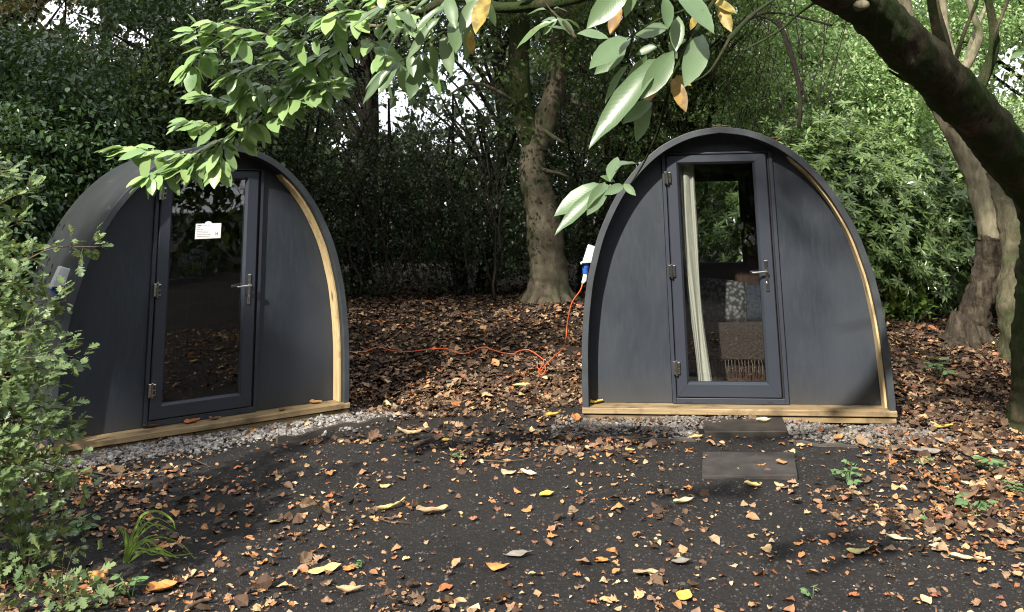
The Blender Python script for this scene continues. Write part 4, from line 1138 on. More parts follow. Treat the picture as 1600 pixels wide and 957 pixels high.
# ---- twin-trunked pale tree behind the leaning trunk
def tree_twin():
    b = gpix(1512, 540); root = empty('twin_trunk_tree', 'pale tree of two crossing trunks, flaking bark low down, behind the leaning mossy trunk', 'tree', b)
    Y = b.y
    def q(*pts): return [pix(x, y, Y + d) - b for x, y, d in pts]
    mb = MB()
    pp, rr = smooth_path(q((1503, 548, 0), (1511, 530, 0), (1522, 500, 0), (1536, 450, 0), (1546, 410, 0), (1549, 370, 0)), [.27, .20, .165, .155, .155, .15], 16); mb.tube(pp, rr, 36, noise=.14, fine=.016)
    for a, l in ((3.6, .5), (4.6, .4), (5.6, .45), (.5, .4), (2.2, .4)): mb.tube([(math.cos(a) * .08, math.sin(a) * .08, .35), (math.cos(a) * .2, math.sin(a) * .2, .08), (math.cos(a) * l, math.sin(a) * l, -.05)], [.07, .08, .03], 8)
    props(mb.build('trunk', M['bark_split'], root, True), 'dark lower trunk with flaking, hollowed bark')
    mb = MB(); pp, rr = smooth_path(q((1549, 375, 0), (1545, 340, .0), (1532, 290, .05), (1512, 245, .1), (1492, 205, .1), (1470, 165, .1), (1450, 130, .0), (1428, 70, 0), (1410, 10, -.1), (1395, -80, -.3), (1380, -220, -.6)), [.150, .152, .15, .145, .138, .13, .125, .115, .11, .10, .06], 10); mb.tube(pp, rr, 30, noise=.07, fine=.006)
    mb.build('trunk', M['bark_pale'], root, True)
    mb = MB(); pp, rr = smooth_path(q((1618, 600, -.6), (1612, 575, -.6), (1600, 520, -.55), (1592, 470, -.5), (1590, 430, -.4), (1588, 390, -.3), (1578, 345, -.2), (1558, 300, -.05), (1538, 275, .03)), [.45, .34, .26, .22, .18, .155, .13, .12, .11], 12); mb.tube(pp, rr, 30, noise=.1, fine=.010)
    mb.build('trunk', M['bark_moss'], root, True)
    for pts, r in ((((1448, 130, 0), (1425, 60, 0), (1408, 20, 0), (1380, -60, 0)), .10), (((1490, 200, 0), (1500, 120, .1), (1480, 60, .2), (1470, -40, .2)), .07), (((1500, 120, .1), (1530, 60, .1), (1520, 20, .1), (1500, -50, .1)), .06), (((1500, 120, .1), (1512, 95, .3), (1520, 60, .5), (1545, 0, .8)), .045)):
        mb = MB(); pp, rr = smooth_path(q(*pts), [r, r * .85, r * .7, r * .5], 4); mb.tube(pp, rr, 10, noise=.1); mb.build('limb', M['bark_pale'], root, True)
    crown('crown', root, (1.5, 3.0, 7.6), (2.2, 1.6, 1.0), 80, 80, .6, .10, M['bright'], T_DIA, gaps=1)
tree_twin()

# ---- the magnolia: leaning mossy trunk, limb across the top of the view, big leaves
def leaf_cluster(P, T, n, L, spread_dir, Ps, Ds, Ns, Ls, droop=.35, updir=Vector((-.25, -.6, 1))):
    for i in range(n):
        a = 2 * math.pi * (i / n) + rnd.uniform(-.4, .4)
        side = Vector((math.cos(a), math.sin(a) * .8, rnd.uniform(-.35, .25)))
        d = (side * .8 + spread_dir * rnd.uniform(.3, 1.0)); d.z -= droop
        d.normalize(); nn = updir + Vector((rnd.uniform(-.45, .45), rnd.uniform(-.45, .45), 0))
        Ps.append(P + d * .02); Ds.append(d); Ns.append(nn); Ls.append(L * rnd.uniform(.6, 1.15))

def magnolia():
    b = gpix(1640, 668); root = empty('magnolia_tree', 'dark mossy leaning tree with a red paint mark, its limb and large-leaved branches arching overhead', 'tree', b)
    Y0 = b.y
    mb = MB()
    def q(pts): return [pix(x, y, Y) - b for x, y, Y in pts]
    pp, rr = smooth_path(q(((1634, 700, Y0), (1630, 660, Y0), (1624, 600, Y0), (1624, 520, Y0), (1628, 440, Y0 - .05), (1634, 380, Y0 - .15), (1632, 330, Y0 - .35), (1602, 276, Y0 - .7), (1545, 205, Y0 - 1.1), (1486, 140, Y0 - 1.5), (1424, 80, Y0 - 1.9), (1352, 10, Y0 - 2.3), (1266, -30, Y0 - 2.7), (1160, -32, Y0 - 3.0), (1040, -24, Y0 - 3.2))),
                         [.36, .25, .195, .185, .18, .178, .178, .178, .172, .165, .155, .135, .105, .075, .055], 16); mb.tube(pp, rr, 48, noise=.05, fine=.011)
    tr = mb.build('trunk', M['bark_dark'], root, True)
    # knot hole
    c = pix(1331, 16, Y0 - 2.53) - b
    mb = MB(); mb.tube([c + Vector((-.0, -.10, -.0)), c + Vector((0, -.205, -.01))], [.03, .022], 14, noise=.1); mb.build('knot', M['bark_pale'], tr, True)
    # red paint mark
    c = pix(1597, 611, Y0 - .12) - b
    mb = MB(); 
    for k in range(4): mb.tube([c + Vector((.0 + .01 * k, -.06, -.02 + .012 * k)), c + Vector((.03, -.075, .0 + .012 * k))], [.012, .014], 8)
    mb.build('paint_mark', M['paint_red'], tr, True)
    # main limb across the top
    limb = [(1040, -24, 4.25), (960, -22, 4.15), (870, 2, 4.1), (785, 12, 4.15), (715, -4, 4.25), (655, 20, 4.4), (600, 42, 4.5), (540, 62, 4.6), (480, 110, 4.7), (420, 165, 4.8), (360, 215, 4.9), (300, 240, 5.0), (235, 236, 5.05), (200, 232, 5.1)]
    mb = MB(); pp, rr = smooth_path([p - Vector() for p in q(limb)], [.05, .038, .030, .026, .023, .021, .019, .017, .014, .011, .009, .007, .004, .002], 8); mb.tube(pp, rr, 14, noise=.12, fine=.003)
    lb = mb.build('limb', M['bark_dark'], root, True)
    shoots = [
        ([(600, 42, 4.5), (540, 40, 4.5), (470, 60, 4.45), (400, 50, 4.4), (340, 35, 4.4)], .012), ([(560, 55, 4.55), (500, 90, 4.6), (430, 95, 4.6), (370, 115, 4.6)], .010), ([(470, 60, 4.45), (420, 20, 4.4), (380, -10, 4.4)], .008),
        ([(655, 20, 4.4), (600, -5, 4.3), (540, 0, 4.3), (470, -15, 4.3)], .010), ([(500, 90, 4.65), (470, 130, 4.7), (450, 150, 4.7)], .007), ([(420, 165, 4.8), (360, 160, 4.8), (330, 150, 4.8)], .006), ([(390, 190, 4.85), (440, 180, 4.8), (470, 160, 4.8)], .006),
        ([(360, 115, 4.6), (330, 75, 4.6), (300, 100, 4.6)], .005), ([(560, 55, 4.5), (590, 70, 4.45), (600, 85, 4.4)], .006), ([(540, 62, 4.6), (510, 120, 4.7), (500, 135, 4.7)], .006), ([(320, 235, 5), (300, 262, 5.0), (285, 262, 5)], .005), ([(655, 20, 4.4), (640, 40, 4.3), (600, 25, 4.2)], .006), ([(620, 32, 4.4), (560, 18, 4.3), (520, 25, 4.3)], .006), ([(400, 50, 4.4), (350, 60, 4.4), (310, 50, 4.4)], .006),
        ([(450, 140, 4.75), (400, 130, 4.7), (385, 145, 4.7)], .006), ([(390, 190, 4.85), (340, 195, 4.8), (300, 190, 4.8)], .006), ([(440, 150, 4.75), (480, 150, 4.7), (520, 130, 4.6)], .006), ([(480, 110, 4.7), (450, 95, 4.6), (430, 70, 4.6)], .006), ([(540, 40, 4.5), (500, 25, 4.4), (450, 30, 4.4), (420, 5, 4.4)], .006), ([(300, 240, 5.0), (260, 262, 5.0), (235, 275, 4.95)], .004), ([(350, 218, 4.9), (345, 245, 4.85), (340, 252, 4.85)], .004)]
    Ps, Ds, Ns, Ls = [], [], [], []
    mb = MB()
    def add_shoot(pts, r, L, every, n, Ps, Ds, Ns, Ls, droop=.35, tipn=6):
        P = q(pts); pp, rr = smooth_path(P, [r * (1 - .8 * i / (len(P) - 1)) for i in range(len(P))], 6); mb.tube(pp, rr, 7, noise=.1)
        for i in range(2, len(pp), every):
            t = (pp[min(i + 1, len(pp) - 1)] - pp[i - 1]).normalized()
            leaf_cluster(pp[i], None, n, L, t, Ps, Ds, Ns, Ls, droop)
        leaf_cluster(pp[-1], None, tipn, L, (pp[-1] - pp[-2]).normalized(), Ps, Ds, Ns, Ls, droop)
    for pts, r in shoots:
        mb.v, mb.f, mb.n = [], [], 0
        add_shoot(pts, r * .8, .122, 2, 3, Ps, Ds, Ns, Ls, .18, 6); mb.build('shoot', M['bark_beech'], root, True)
    pp, _ = smooth_path(q(limb[7:]), 0, 7)
    for i in range(2, len(pp), 1): leaf_cluster(pp[i], None, 3, .125, (pp[i] - pp[i - 1]).normalized(), Ps, Ds, Ns, Ls, .15)
    leaf_cluster(pp[-1], None, 5, .15, (pp[-1] - pp[-2]).normalized(), Ps, Ds, Ns, Ls, .2)
    A_ = lambda l: np.array([tuple(v) for v in l])
    leaves_obj('foliage', [T_MAG, T_MAGR, T_MAGW, T_MAGR], A_(Ps), A_(Ds), A_(Ns), np.array(Ls), M['mag'], root, True)
    # nearer sprays hanging over the gap and over the facing pod
    Ps, Ds, Ns, Ls = [], [], [], []; mb = MB()
    def one(*a): mb.v, mb.f, mb.n = [], [], 0; add_shoot(*a); mb.build('shoot', M['bark_dark'], root, True)
    one([(800, -60, 3.3), (748, -10, 3.3), (710, 35, 3.35), (660, 75, 3.4), (610, 105, 3.45)], .010, .145, 4, 1, Ps, Ds, Ns, Ls, .45, 3)
    one([(740, -20, 3.3), (700, -10, 3.2), (650, 0, 3.2), (610, 10, 3.2)], .007, .13, 4, 2, Ps, Ds, Ns, Ls, .35, 4)
    one([(900, 60, 3.9), (880, 35, 3.9), (860, 15, 4.0), (850, 0, 4.1)], .008, .12, 5, 2, Ps, Ds, Ns, Ls, .2, 3)
    one([(700, 45, 3.35), (672, 55, 3.3), (660, 80, 3.3)], .005, .14, 5, 1, Ps, Ds, Ns, Ls, .7, 2)
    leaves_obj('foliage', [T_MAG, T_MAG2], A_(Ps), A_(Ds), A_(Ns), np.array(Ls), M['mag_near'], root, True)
    mb = MB()
    for pts, r in (([(1160, -70, 2.7), (1110, 10, 2.65), (1082, 60, 2.6), (1052, 120, 2.6), (1040, 160, 2.65), (1030, 200, 2.75), (1018, 230, 2.85), (1002, 262, 2.95), (985, 288, 3.0)], .008), ([(1052, 110, 2.6), (1030, 75, 2.6), (990, 55, 2.6)], .004), ([(1110, 0, 2.65), (1060, 20, 2.6), (1020, 35, 2.55), (980, 62, 2.6)], .005), ([(1040, 160, 2.65), (1022, 158, 2.6), (1012, 160, 2.6)], .003), ([(1110, -20, 2.6), (1070, -30, 2.5), (1000, -30, 2.5), (950, -20, 2.5)], .005), ([(1140, 60, 3.4), (1180, 20, 3.6), (1240, -20, 3.8)], .012), ([(1140, 60, 3.4), (1110, 110, 3.3), (1080, 130, 3.2)], .006)):
        pp, rr = smooth_path(q(pts), [r * (1 - .75 * i / (len(pts) - 1)) for i in range(len(pts))], 6); mb = MB(); mb.tube(pp, rr, 7, noise=.12)
        mb.build('shoot', M['bark_dark'], root, True)
    # single big leaves: stalk end, tip, distance, which template, green or turning
    big = [((1045, 88), (926, 186), 2.6, 2.45, 0, 0), ((1052, 80), (1008, 148), 2.55, 2.5, 1, 0), ((1050, -18), (1118, 34), 2.5, 2.4, 1, 0), ((1038, -5), (1048, 38), 2.5, 2.45, 1, 0), ((1060, 26), (1056, 72), 2.55, 2.5, 1, 0), ((1098, 55), (1078, 122), 2.6, 2.5, 1, 0),
           ((1052, 72), (1072, 60), 2.6, 2.6, 1, 0), ((985, -25), (922, 35), 2.5, 2.45, 1, 0), ((1000, -30), (972, 22), 2.5, 2.5, 1, 0), ((970, 10), (952, 46), 2.6, 2.55, 1, 1), ((985, 60), (926, 92), 2.7, 2.6, 1, 0), ((978, 75), (934, 110), 2.75, 2.7, 1, 0),
           ((1044, 42), (996, 52), 2.65, 2.6, 1, 0), ((1030, 72), (994, 82), 2.7, 2.7, 1, 0), ((984, 100), (938, 150), 2.7, 2.7, 0, 0), ((1010, 85), (982, 145), 2.7, 2.75, 1, 0), ((1050, 122), (1072, 168), 2.6, 2.55, 1, 1), ((1048, 120), (1082, 130), 2.6, 2.6, 1, 1), ((1030, 140), (1002, 160), 2.6, 2.6, 1, 1),
           ((1020, 158), (975, 185), 2.6, 2.55, 1, 0), ((1018, 160), (990, 218), 2.6, 2.6, 1, 0), ((1125, 8), (1140, 44), 2.7, 2.65, 1, 1), ((1112, 2), (1150, 14), 2.7, 2.65, 1, 1), ((1095, 20), (1110, 46), 2.7, 2.7, 1, 1), ((1092, 18), (1078, 45), 2.7, 2.7, 1, 1), ((1045, 66), (1058, 92), 2.7, 2.7, 1, 0),
           ((955, 290), (870, 340), 3.0, 2.9, 0, 0), ((950, 290), (867, 325), 3.05, 3.0, 1, 0), ((945, 285), (924, 330), 3.0, 2.92, 1, 0), ((953, 284), (962, 240), 3.0, 3.05, 1, 0), ((960, 268), (994, 236), 3.0, 3.1, 0, 0), ((975, 290), (948, 300), 3.0, 2.95, 1, 0), ((975, 288), (990, 302), 3.0, 2.95, 1, 0), ((928, 305), (898, 330), 3.05, 3.05, 1, 1), ((938, 276), (962, 282), 3.05, 3.05, 1, 0), ((930, 302), (932, 335), 3.1, 3.1, 1, 0),
           ((765, -8), (738, 40), 3.2, 3.1, 1, 1), ((742, 0), (720, 45), 3.2, 3.15, 1, 0), ((735, 48), (736, 84), 3.3, 3.3, 1, 1), ((708, 30), (715, 72), 3.3, 3.2, 1, 0), ((660, 82), (690, 140), 3.35, 3.3, 0, 0), ((655, 85), (642, 150), 3.35, 3.3, 1, 0), ((640, 84), (645, 115), 3.3, 3.25, 1, 0), ((620, 100), (562, 148), 3.4, 3.35, 0, 0), ((625, 96), (588, 140), 3.4, 3.35, 1, 0), ((700, 10), (640, 38), 3.2, 3.15, 0, 0), ((690, 25), (632, 80), 3.25, 3.2, 0, 0), ((1578, 92), (1600, 80), 3.5, 3.5, 1, 0),
           ((870, 28), (900, 54), 3.9, 3.9, 1, 0), ((872, 30), (846, 52), 3.9, 3.9, 1, 0), ((868, 34), (802, 58), 3.9, 3.9, 0, 0), ((588, 10), (578, 12), 4.2, 4.2, 1, 1), ((505, 18), (520, 10), 4.3, 4.3, 1, 1)]
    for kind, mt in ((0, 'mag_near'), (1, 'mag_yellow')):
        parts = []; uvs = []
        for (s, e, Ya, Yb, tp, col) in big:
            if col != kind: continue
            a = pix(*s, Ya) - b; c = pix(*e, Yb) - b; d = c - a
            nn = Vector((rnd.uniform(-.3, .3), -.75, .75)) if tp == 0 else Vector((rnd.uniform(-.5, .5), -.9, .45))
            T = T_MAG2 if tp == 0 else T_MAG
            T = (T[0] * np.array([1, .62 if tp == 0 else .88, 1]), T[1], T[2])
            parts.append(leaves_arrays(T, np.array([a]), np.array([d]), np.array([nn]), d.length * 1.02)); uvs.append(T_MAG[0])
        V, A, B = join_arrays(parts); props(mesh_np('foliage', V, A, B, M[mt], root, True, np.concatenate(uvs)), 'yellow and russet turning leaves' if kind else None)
    # shoots that rise from the top of the leaning trunk
    mb = MB()
    for pts, r in (([(1512, 190, Y0 - 1.2), (1530, 140, Y0 - 1.2), (1552, 80, Y0 - 1.2), (1550, 30, Y0 - 1.2), (1535, -40, Y0 - 1.3)], .045), ([(1470, 75, Y0 - 1.6), (1462, 40, Y0 - 1.7), (1455, 0, Y0 - 1.8), (1448, -60, Y0 - 1.9)], .04), ([(1487, 95, Y0 - 1.4), (1478, 55, Y0 - 1.4), (1465, 10, Y0 - 1.4), (1455, -50, Y0 - 1.4)], .02),
                   ([(1492, 98, Y0 - 1.4), (1505, 55, Y0 - 1.4), (1525, 5, Y0 - 1.4), (1535, -40, Y0 - 1.4)], .016), ([(1532, 150, Y0 - 1.3), (1545, 110, Y0 - 1.3), (1552, 60, Y0 - 1.3), (1580, -10, Y0 - 1.3)], .018), ([(1425, 130, Y0 - 1.6), (1405, 120, Y0 - 1.65), (1388, 110, Y0 - 1.7)], .014),
                   ([(1290, -8, Y0 - 2.55), (1250, 20, Y0 - 2.3), (1215, 50, Y0 - 2.2), (1160, 80, Y0 - 2.1)], .010), ([(1380, 18, Y0 - 2), (1375, 5, Y0 - 2.1), (1385, -4, Y0 - 2.2), (1400, -8, Y0 - 2.2)], .03)):
        mb = MB(); pp, rr = smooth_path(q(pts), [r * (1 - .5 * i / (len(pts) - 1)) for i in range(len(pts))], 5); mb.tube(pp, rr, 10, noise=.1)
        mb.build('shoot', M['bark_dark'], root, True)
    # crown above the view: it shades the trunk and dapples the ground
    crown('crown', root, (.9, -2.2, 4.5), (1.6, 1.5, .7), 40, 34, .55, .16, M['mag'], T_OVAL, gaps=0, extra=lambda P: to_pix(P + np.array(b))[1] < -40)
magnolia()

# ---- the lobed-leaf shrub in the near left corner
def shrub_left():
    base = Vector((-2.95, 4.75, 0)); root = empty('hawthorn_shrub', 'bushy shrub with small lobed leaves growing beside the angled pod', 'shrub', base)
    Ps, Ds, Ns, Ls = [], [], [], []; mb = MB()
    def stem(pts, r, side=3, L=.05):
        pp, rr = smooth_path(pts, [r * (1 - .8 * i / (len(pts) - 1)) for i in range(len(pts))], 7); mb.tube(pp, rr, 5)
        for i in range(3, len(pp)):
            t = (pp[i] - pp[i - 1]).normalized()
            for k in range(side):
                s = Vector((rnd.uniform(-1, 1), rnd.uniform(-1, 1), rnd.uniform(-.5, .8))); s = (s - t * s.dot(t)).normalized()
                ln = rnd.uniform(.03, .11)
                tw = pp[i] + s * ln
                if rnd.random() < .4: mb.tube([pp[i], tw], .0014, 3)
                for j in range(3):
                    d = (s + t * rnd.uniform(.1, .9) + Vector((rnd.uniform(-.5, .5), rnd.uniform(-.5, .5), rnd.uniform(-.5, .3)))).normalized()
                    Ps.append(pp[i].lerp(tw, .3 + .35 * j)); Ds.append(d); Ns.append(Vector((rnd.uniform(-.6, .6), rnd.uniform(-.8, .2), 1))); Ls.append(L * rnd.uniform(.6, 1.3))
    # main stems, ends given where the sprays show
    ends = [(165, 385, 4.9), (120, 545, 4.7), (150, 560, 4.8), (130, 640, 4.6), (140, 660, 4.7), (125, 735, 4.5), (140, 745, 4.6), (95, 470, 4.9), (110, 500, 5.0), (60, 450, 4.8), (30, 440, 4.7), (10, 480, 4.6), (70, 520, 4.6), (40, 560, 4.5), (90, 600, 4.5), (20, 620, 4.4), (60, 670, 4.4), (100, 690, 4.5),
            (20, 700, 4.3), (50, 740, 4.3), (-20, 560, 4.6), (-40, 650, 4.5), (0, 400, 4.9), (60, 400, 5.1), (105, 770, 4.6), (60, 640, 4.8), (30, 520, 5), (110, 580, 4.9), (80, 720, 4.8), (0, 760, 4.2), (45, 420, 5.2), (135, 690, 4.8), (125, 470, 5.1), (20, 590, 4.2), (30, 265, 5.4), (62, 300, 5.4), (8, 320, 5.3), (45, 345, 5.3), (-10, 250, 5.4), (22, 380, 5.2), (75, 560, 4.3), (10, 540, 4.2), (-10, 700, 4.1)]
    for (x, y, Y) in ends:
        x -= 22 if 430 < y < 700 and x > 60 else 8
        e = pix(x, y, Y) - base
        m1 = Vector((e.x * .15, e.y * .2, e.z * .35 + .05)) + Vector((rnd.uniform(-.1, .1), rnd.uniform(-.1, .1), 0))
        m2 = Vector((e.x * .55, e.y * .6, e.z * .85 + rnd.uniform(.05, .15)))
        stem([Vector((rnd.uniform(-.08, .08), rnd.uniform(-.08, .08), 0)), m1, m2, e], .009, 3)
    for k in range(70):
        a = rnd.uniform(0, 6.28); r = rnd.uniform(.1, .5); z = rnd.uniform(.35, 1.2)
        e = Vector((math.cos(a) * r - .25, math.sin(a) * r, z)); stem([e * .4 + Vector((0, 0, .1)), e * .75 + Vector((0, 0, .08)), e], .005, 3)
    mb.build('stem', M['twig'], root, True)
    A_ = lambda l: np.array([tuple(v) for v in l])
    P = A_(Ps); k = to_pix(P + np.array(base))[0] < 178
    leaves_obj('foliage', T_LOBE, P[k], A_(Ds)[k], A_(Ns)[k], np.array(Ls)[k], M['hawthorn'], root)
shrub_left()
def bramble(px, py, w, n, lab, L=.06, mat='hawthorn', h=.25):
    b = gpix(px, py); root = empty('low_plant', lab, 'plant', b, 0, 'low leafy plants in the near left corner')
    P, out, _ = clump_points((0, 0, h * .6), (w, w * .6, h * .6), 14, n // 14, .12)
    P = P[P[:, 2] > .01]; out = P.copy(); D, N = leaf_dirs(out, 1.1, .1)
    leaves_obj('foliage', T_LOBE, P, D, N, L * rng.uniform(.7, 1.3, len(P)), M[mat], root)
    mb = MB()
    for p in P[::9]: mb.tube([(0, 0, -.01), (p[0] * .5, p[1] * .5, p[2] * .8), tuple(p)], .002, 4)
    mb.build('stem', M['twig'], root)
bramble(40, 900, .30, 330, 'low lobed-leaf plant in shade under the shrub', .055)
bramble(-10, 800, .28, 330, 'leafy sprays at the very edge, below the shrub', .055, h=.4)
bramble(95, 950, .22, 150, 'dark green leaves on the ground below the low lobed-leaf plant', .055, h=.12)
bramble(10, 745, .30, 300, 'dense lobed-leaf growth at the foot of the shrub', .055, h=.5)

# ---- dark hedge, holly and laurel behind the pods
def bush(name, label, cat, x, y, rx, ry, z0, z1, n, L, mat, T=T_DIA, group=None, cl=.5, per=60, trunk=True, gaps=1.0, up=1.5, shell=.35, zc=None, flat=.22, droop=.3, tm='wood_far'):
    z = float(gh(x, y)); root = empty(name, label, cat, (x, y, z), 0, group)
    c = (0, 0, (z0 + z1) / 2)
    n = int(n * 1.9); L *= .72; per = 75
    P, out, C = clump_points(c, (rx, ry, (z1 - z0) / 2), n // per, per, cl, shell=shell, flat=flat)
    Pw = P + np.array([x, y, z]); k = thin(Pw, gaps) & (P[:, 2] > .02) & ~under_pod(Pw[:, 0], Pw[:, 1], POD_L, .12) & ~under_pod(Pw[:, 0], Pw[:, 1], POD_R, .12)
    P, out = P[k], out[k]
    D, N = leaf_dirs(out, up, droop)
    leaves_obj('foliage' if name != 'tree' else 'crown', T, P, D, N, L * rng.uniform(.65, 1.35, len(P)), M[mat], root)
    if trunk:
        mb = MB()
        for k in range(trunk if not isinstance(trunk, bool) else 5):
            a = rnd.uniform(0, 6.28); s = Vector((math.cos(a) * rx * .15, math.sin(a) * ry * .15, -.05))
            e = Vector((math.cos(a) * rx * rnd.uniform(.2, .7), math.sin(a) * ry * rnd.uniform(.2, .7), z1 * rnd.uniform(.6, .95)))
            m_ = s.lerp(e, .5) + Vector((rnd.uniform(-.3, .3), rnd.uniform(-.2, .2), 0))
            pp, rr = smooth_path([s, s.lerp(m_, .5), m_, e], [.07, .055, .04, .015], 4); mb.tube(pp, rr, 7, noise=.1)
            for j in range(5):
                i0 = rnd.randrange(3, len(pp)); q0 = pp[i0]; q1 = Vector(C[rng.integers(0, len(C))]); mb.tube([q0, q0.lerp(q1, .5) + Vector((rnd.uniform(-.2, .2), rnd.uniform(-.2, .2), rnd.uniform(-.1, .2))), q1], [.018, .012, .004], 5)
        mb.build('trunk', M[tm], root, True)
    return root
HG = 'dark evergreen bushes behind the pods'
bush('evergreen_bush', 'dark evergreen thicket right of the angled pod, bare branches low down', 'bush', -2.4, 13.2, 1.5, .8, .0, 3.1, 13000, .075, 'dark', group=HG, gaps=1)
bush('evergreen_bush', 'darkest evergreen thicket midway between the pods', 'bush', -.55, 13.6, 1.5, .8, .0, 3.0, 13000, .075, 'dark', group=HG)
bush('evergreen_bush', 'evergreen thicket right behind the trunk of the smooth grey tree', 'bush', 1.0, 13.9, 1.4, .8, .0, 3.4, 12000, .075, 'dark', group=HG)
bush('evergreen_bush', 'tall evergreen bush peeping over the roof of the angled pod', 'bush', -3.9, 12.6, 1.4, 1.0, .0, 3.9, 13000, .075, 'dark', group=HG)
LG = 'glossy laurels left of the angled pod'
bush('laurel_bush', 'glossy laurel rising directly behind the lobed-leaf shrub', 'bush', -5.6, 10.5, 1.5, 1.2, .0, 3.6, 15000, .095, 'laurel', T_OVAL, LG, up=1.8)
bush('laurel_bush', 'tall glossy laurel behind the roof of the angled pod', 'bush', -4.9, 12.4, 1.5, 1.1, .0, 4.3, 15000, .09, 'laurel', T_OVAL, LG, up=1.8)
bush('laurel_bush', 'glossy laurel at the left edge, nearest to the shrub', 'bush', -5.3, 8.6, 1.0, 1.0, .0, 2.9, 9000, .085, 'laurel', T_OVAL, LG, up=1.8)
bush('laurel_bush', 'broad glossy laurel furthest to the left', 'bush', -7.6, 12.0, 1.6, 1.4, .0, 4.4, 13000, .09, 'laurel', T_OVAL, LG, up=1.8)

bush('leafy_bush', 'sunlit yellow-green bush showing among the dark laurels left of the angled pod', 'bush', -6.1, 11.2, 1.3, .8, 1.0, 3.3, 4200, .10, 'bright', T_OVAL, None, up=1.6)
bush('leafy_bush', 'mid-green bush between the laurels and the thicket, over the roof of the angled pod', 'bush', -4.2, 11.4, 1.2, .7, 1.6, 3.6, 3600, .09, 'mid', T_OVAL, None, up=1.6)
# rhododendrons with whorled leaves
def rhodo(label, x, y, rx, ry, z0, z1, n, L):
    z = float(gh(x, y)); root = empty('rhododendron_bush', label, 'bush', (x, y, z), 0, 'rhododendrons behind the facing pod')
    P0, out, C = clump_points((0, 0, (z0 + z1) / 2), (rx, ry, (z1 - z0) / 2), n // 11, 11, .42, shell=.3, flat=.7)
    k = P0[:, 2] > .1; P0 = P0[k]; m = 9
    ax = nrm(P0 - np.array([0, ry * .6, (z0 + z1) / 2 - .6])); ax[:, 2] += .5; ax = nrm(ax + rng.normal(size=ax.shape) * .25)
    a0 = rng.uniform(0, 6.28, len(P0)); e1 = nrm(np.cross(ax, np.array([.3, .2, 1.]))); e2 = np.cross(ax, e1)
    Ps, Ds, Ns = [], [], []
    for j in range(m):
        a = a0 + j * 6.283 / m + rng.normal(0, .15, len(P0)); s = e1 * np.cos(a)[:, None] + e2 * np.sin(a)[:, None]
        Ds.append(s + ax * rng.uniform(-.25, .55, (len(P0), 1))); Ns.append(ax * 1.0 - s * .2); Ps.append(P0)
    Ps, Ds, Ns = map(np.concatenate, (Ps, Ds, Ns))
    Pw = Ps + np.array([x, y, z]); k = thin(Pw) & ~under_pod(Pw[:, 0], Pw[:, 1], POD_R, .2)
    leaves_obj('foliage', T_SLIM, Ps[k], Ds[k], Ns[k], L * rng.uniform(.7, 1.2, k.sum()), M['rhodo'], root)
    mb = MB()
    for k in range(10):
        e = Vector(C[rng.integers(0, len(C))]); s = Vector((rnd.uniform(-.3, .3), .2, -.05)); mb.tube([s, s.lerp(e, .5) + Vector((rnd.uniform(-.3, .3), 0, -.1)), e], [.04, .03, .01], 6)
    mb.build('stem', M['wood_far'], root, True)
rhodo('rhododendron bush with whorled shiny leaves closest to the roof of the facing pod', 4.1, 13.0, 1.3, 1.0, .1, 2.5, 2600, .12)
rhodo('broad rhododendron bush between the facing pod and the twin-trunked tree', 5.6, 13.8, 1.5, 1.1, .1, 2.6, 3000, .12)
rhodo('rhododendron bush behind the two crossing trunks', 7.6, 13.4, 1.4, 1.2, .1, 2.9, 2600, .12)

# taller trees round the clearing, each with its own trunk and crown
def tall(name, label, x, y, crowns, mat, L, T=T_DIA, tr=.16, th_=6, bark='wood_far', group='trees round the clearing', lean=(0, 0), up=1.4, droop=.3, per=80):
    z = float(gh(x, y)); root = empty(name, label, 'tree', (x, y, z), 0, group)
    P, O, Cs = [], [], []
    for (cx, cy, cz, rx, ry, rz, n, cl) in crowns:
        if cz < 6: n = int(n * 1.8)
        p, o, C = clump_points((cx - x, cy - y, cz - z), (rx, ry, rz), max(4, n // per), per, cl * 1.15, flat=.25); P.append(p); O.append(o); Cs.append(C)
    P, O = np.concatenate(P), np.concatenate(O); C = np.concatenate(Cs)
    k = thin(P + np.array([x, y, z])) & (P[:, 2] > .2); P, O = P[k], O[k]
    D, N = leaf_dirs(O, up, droop)
    leaves_obj('crown', T, P, D, N, L * .75 * rng.uniform(.6, 1.4, len(P)), M[mat], root)
    mb = MB(); top = Vector((lean[0], lean[1], th_))
    pp, rr = smooth_path([Vector((0, 0, -.1)), Vector((0, 0, .5)), top * .4 + Vector((.1, 0, 0)), top * .75, top], [tr * 1.5, tr, tr * .85, tr * .65, tr * .4], 5); mb.tube(pp, rr, 12, noise=.1)
    mb.build('trunk', M[bark], root, True)
    mb = MB()
    for i in rng.permutation(len(C))[:46]:
        e = Vector(C[i]); s = pp[min(len(pp) - 1, max(4, int(len(pp) * min(1, e.z / th_ * .75))))]
        mid = s.lerp(e, .5) + Vector((rnd.uniform(-.3, .3), rnd.uniform(-.3, .3), rnd.uniform(-.1, .4)))
        q, r = smooth_path([s, mid, e], [.05, .028, .006], 4); mb.tube(q, r, 5)
    mb.build('limb', M[bark], root, True)
    return root
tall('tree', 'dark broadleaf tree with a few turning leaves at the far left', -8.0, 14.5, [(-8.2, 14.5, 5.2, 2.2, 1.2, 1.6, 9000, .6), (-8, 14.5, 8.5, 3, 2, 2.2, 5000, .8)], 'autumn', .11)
tall('tree', 'dark broadleaf tree behind the tall laurel', -5.0, 15.5, [(-5.2, 15.3, 5.0, 2.3, 1.2, 1.5, 10000, .6), (-5, 15, 8.5, 3, 2.4, 2.2, 6000, .8)], 'dark', .10)
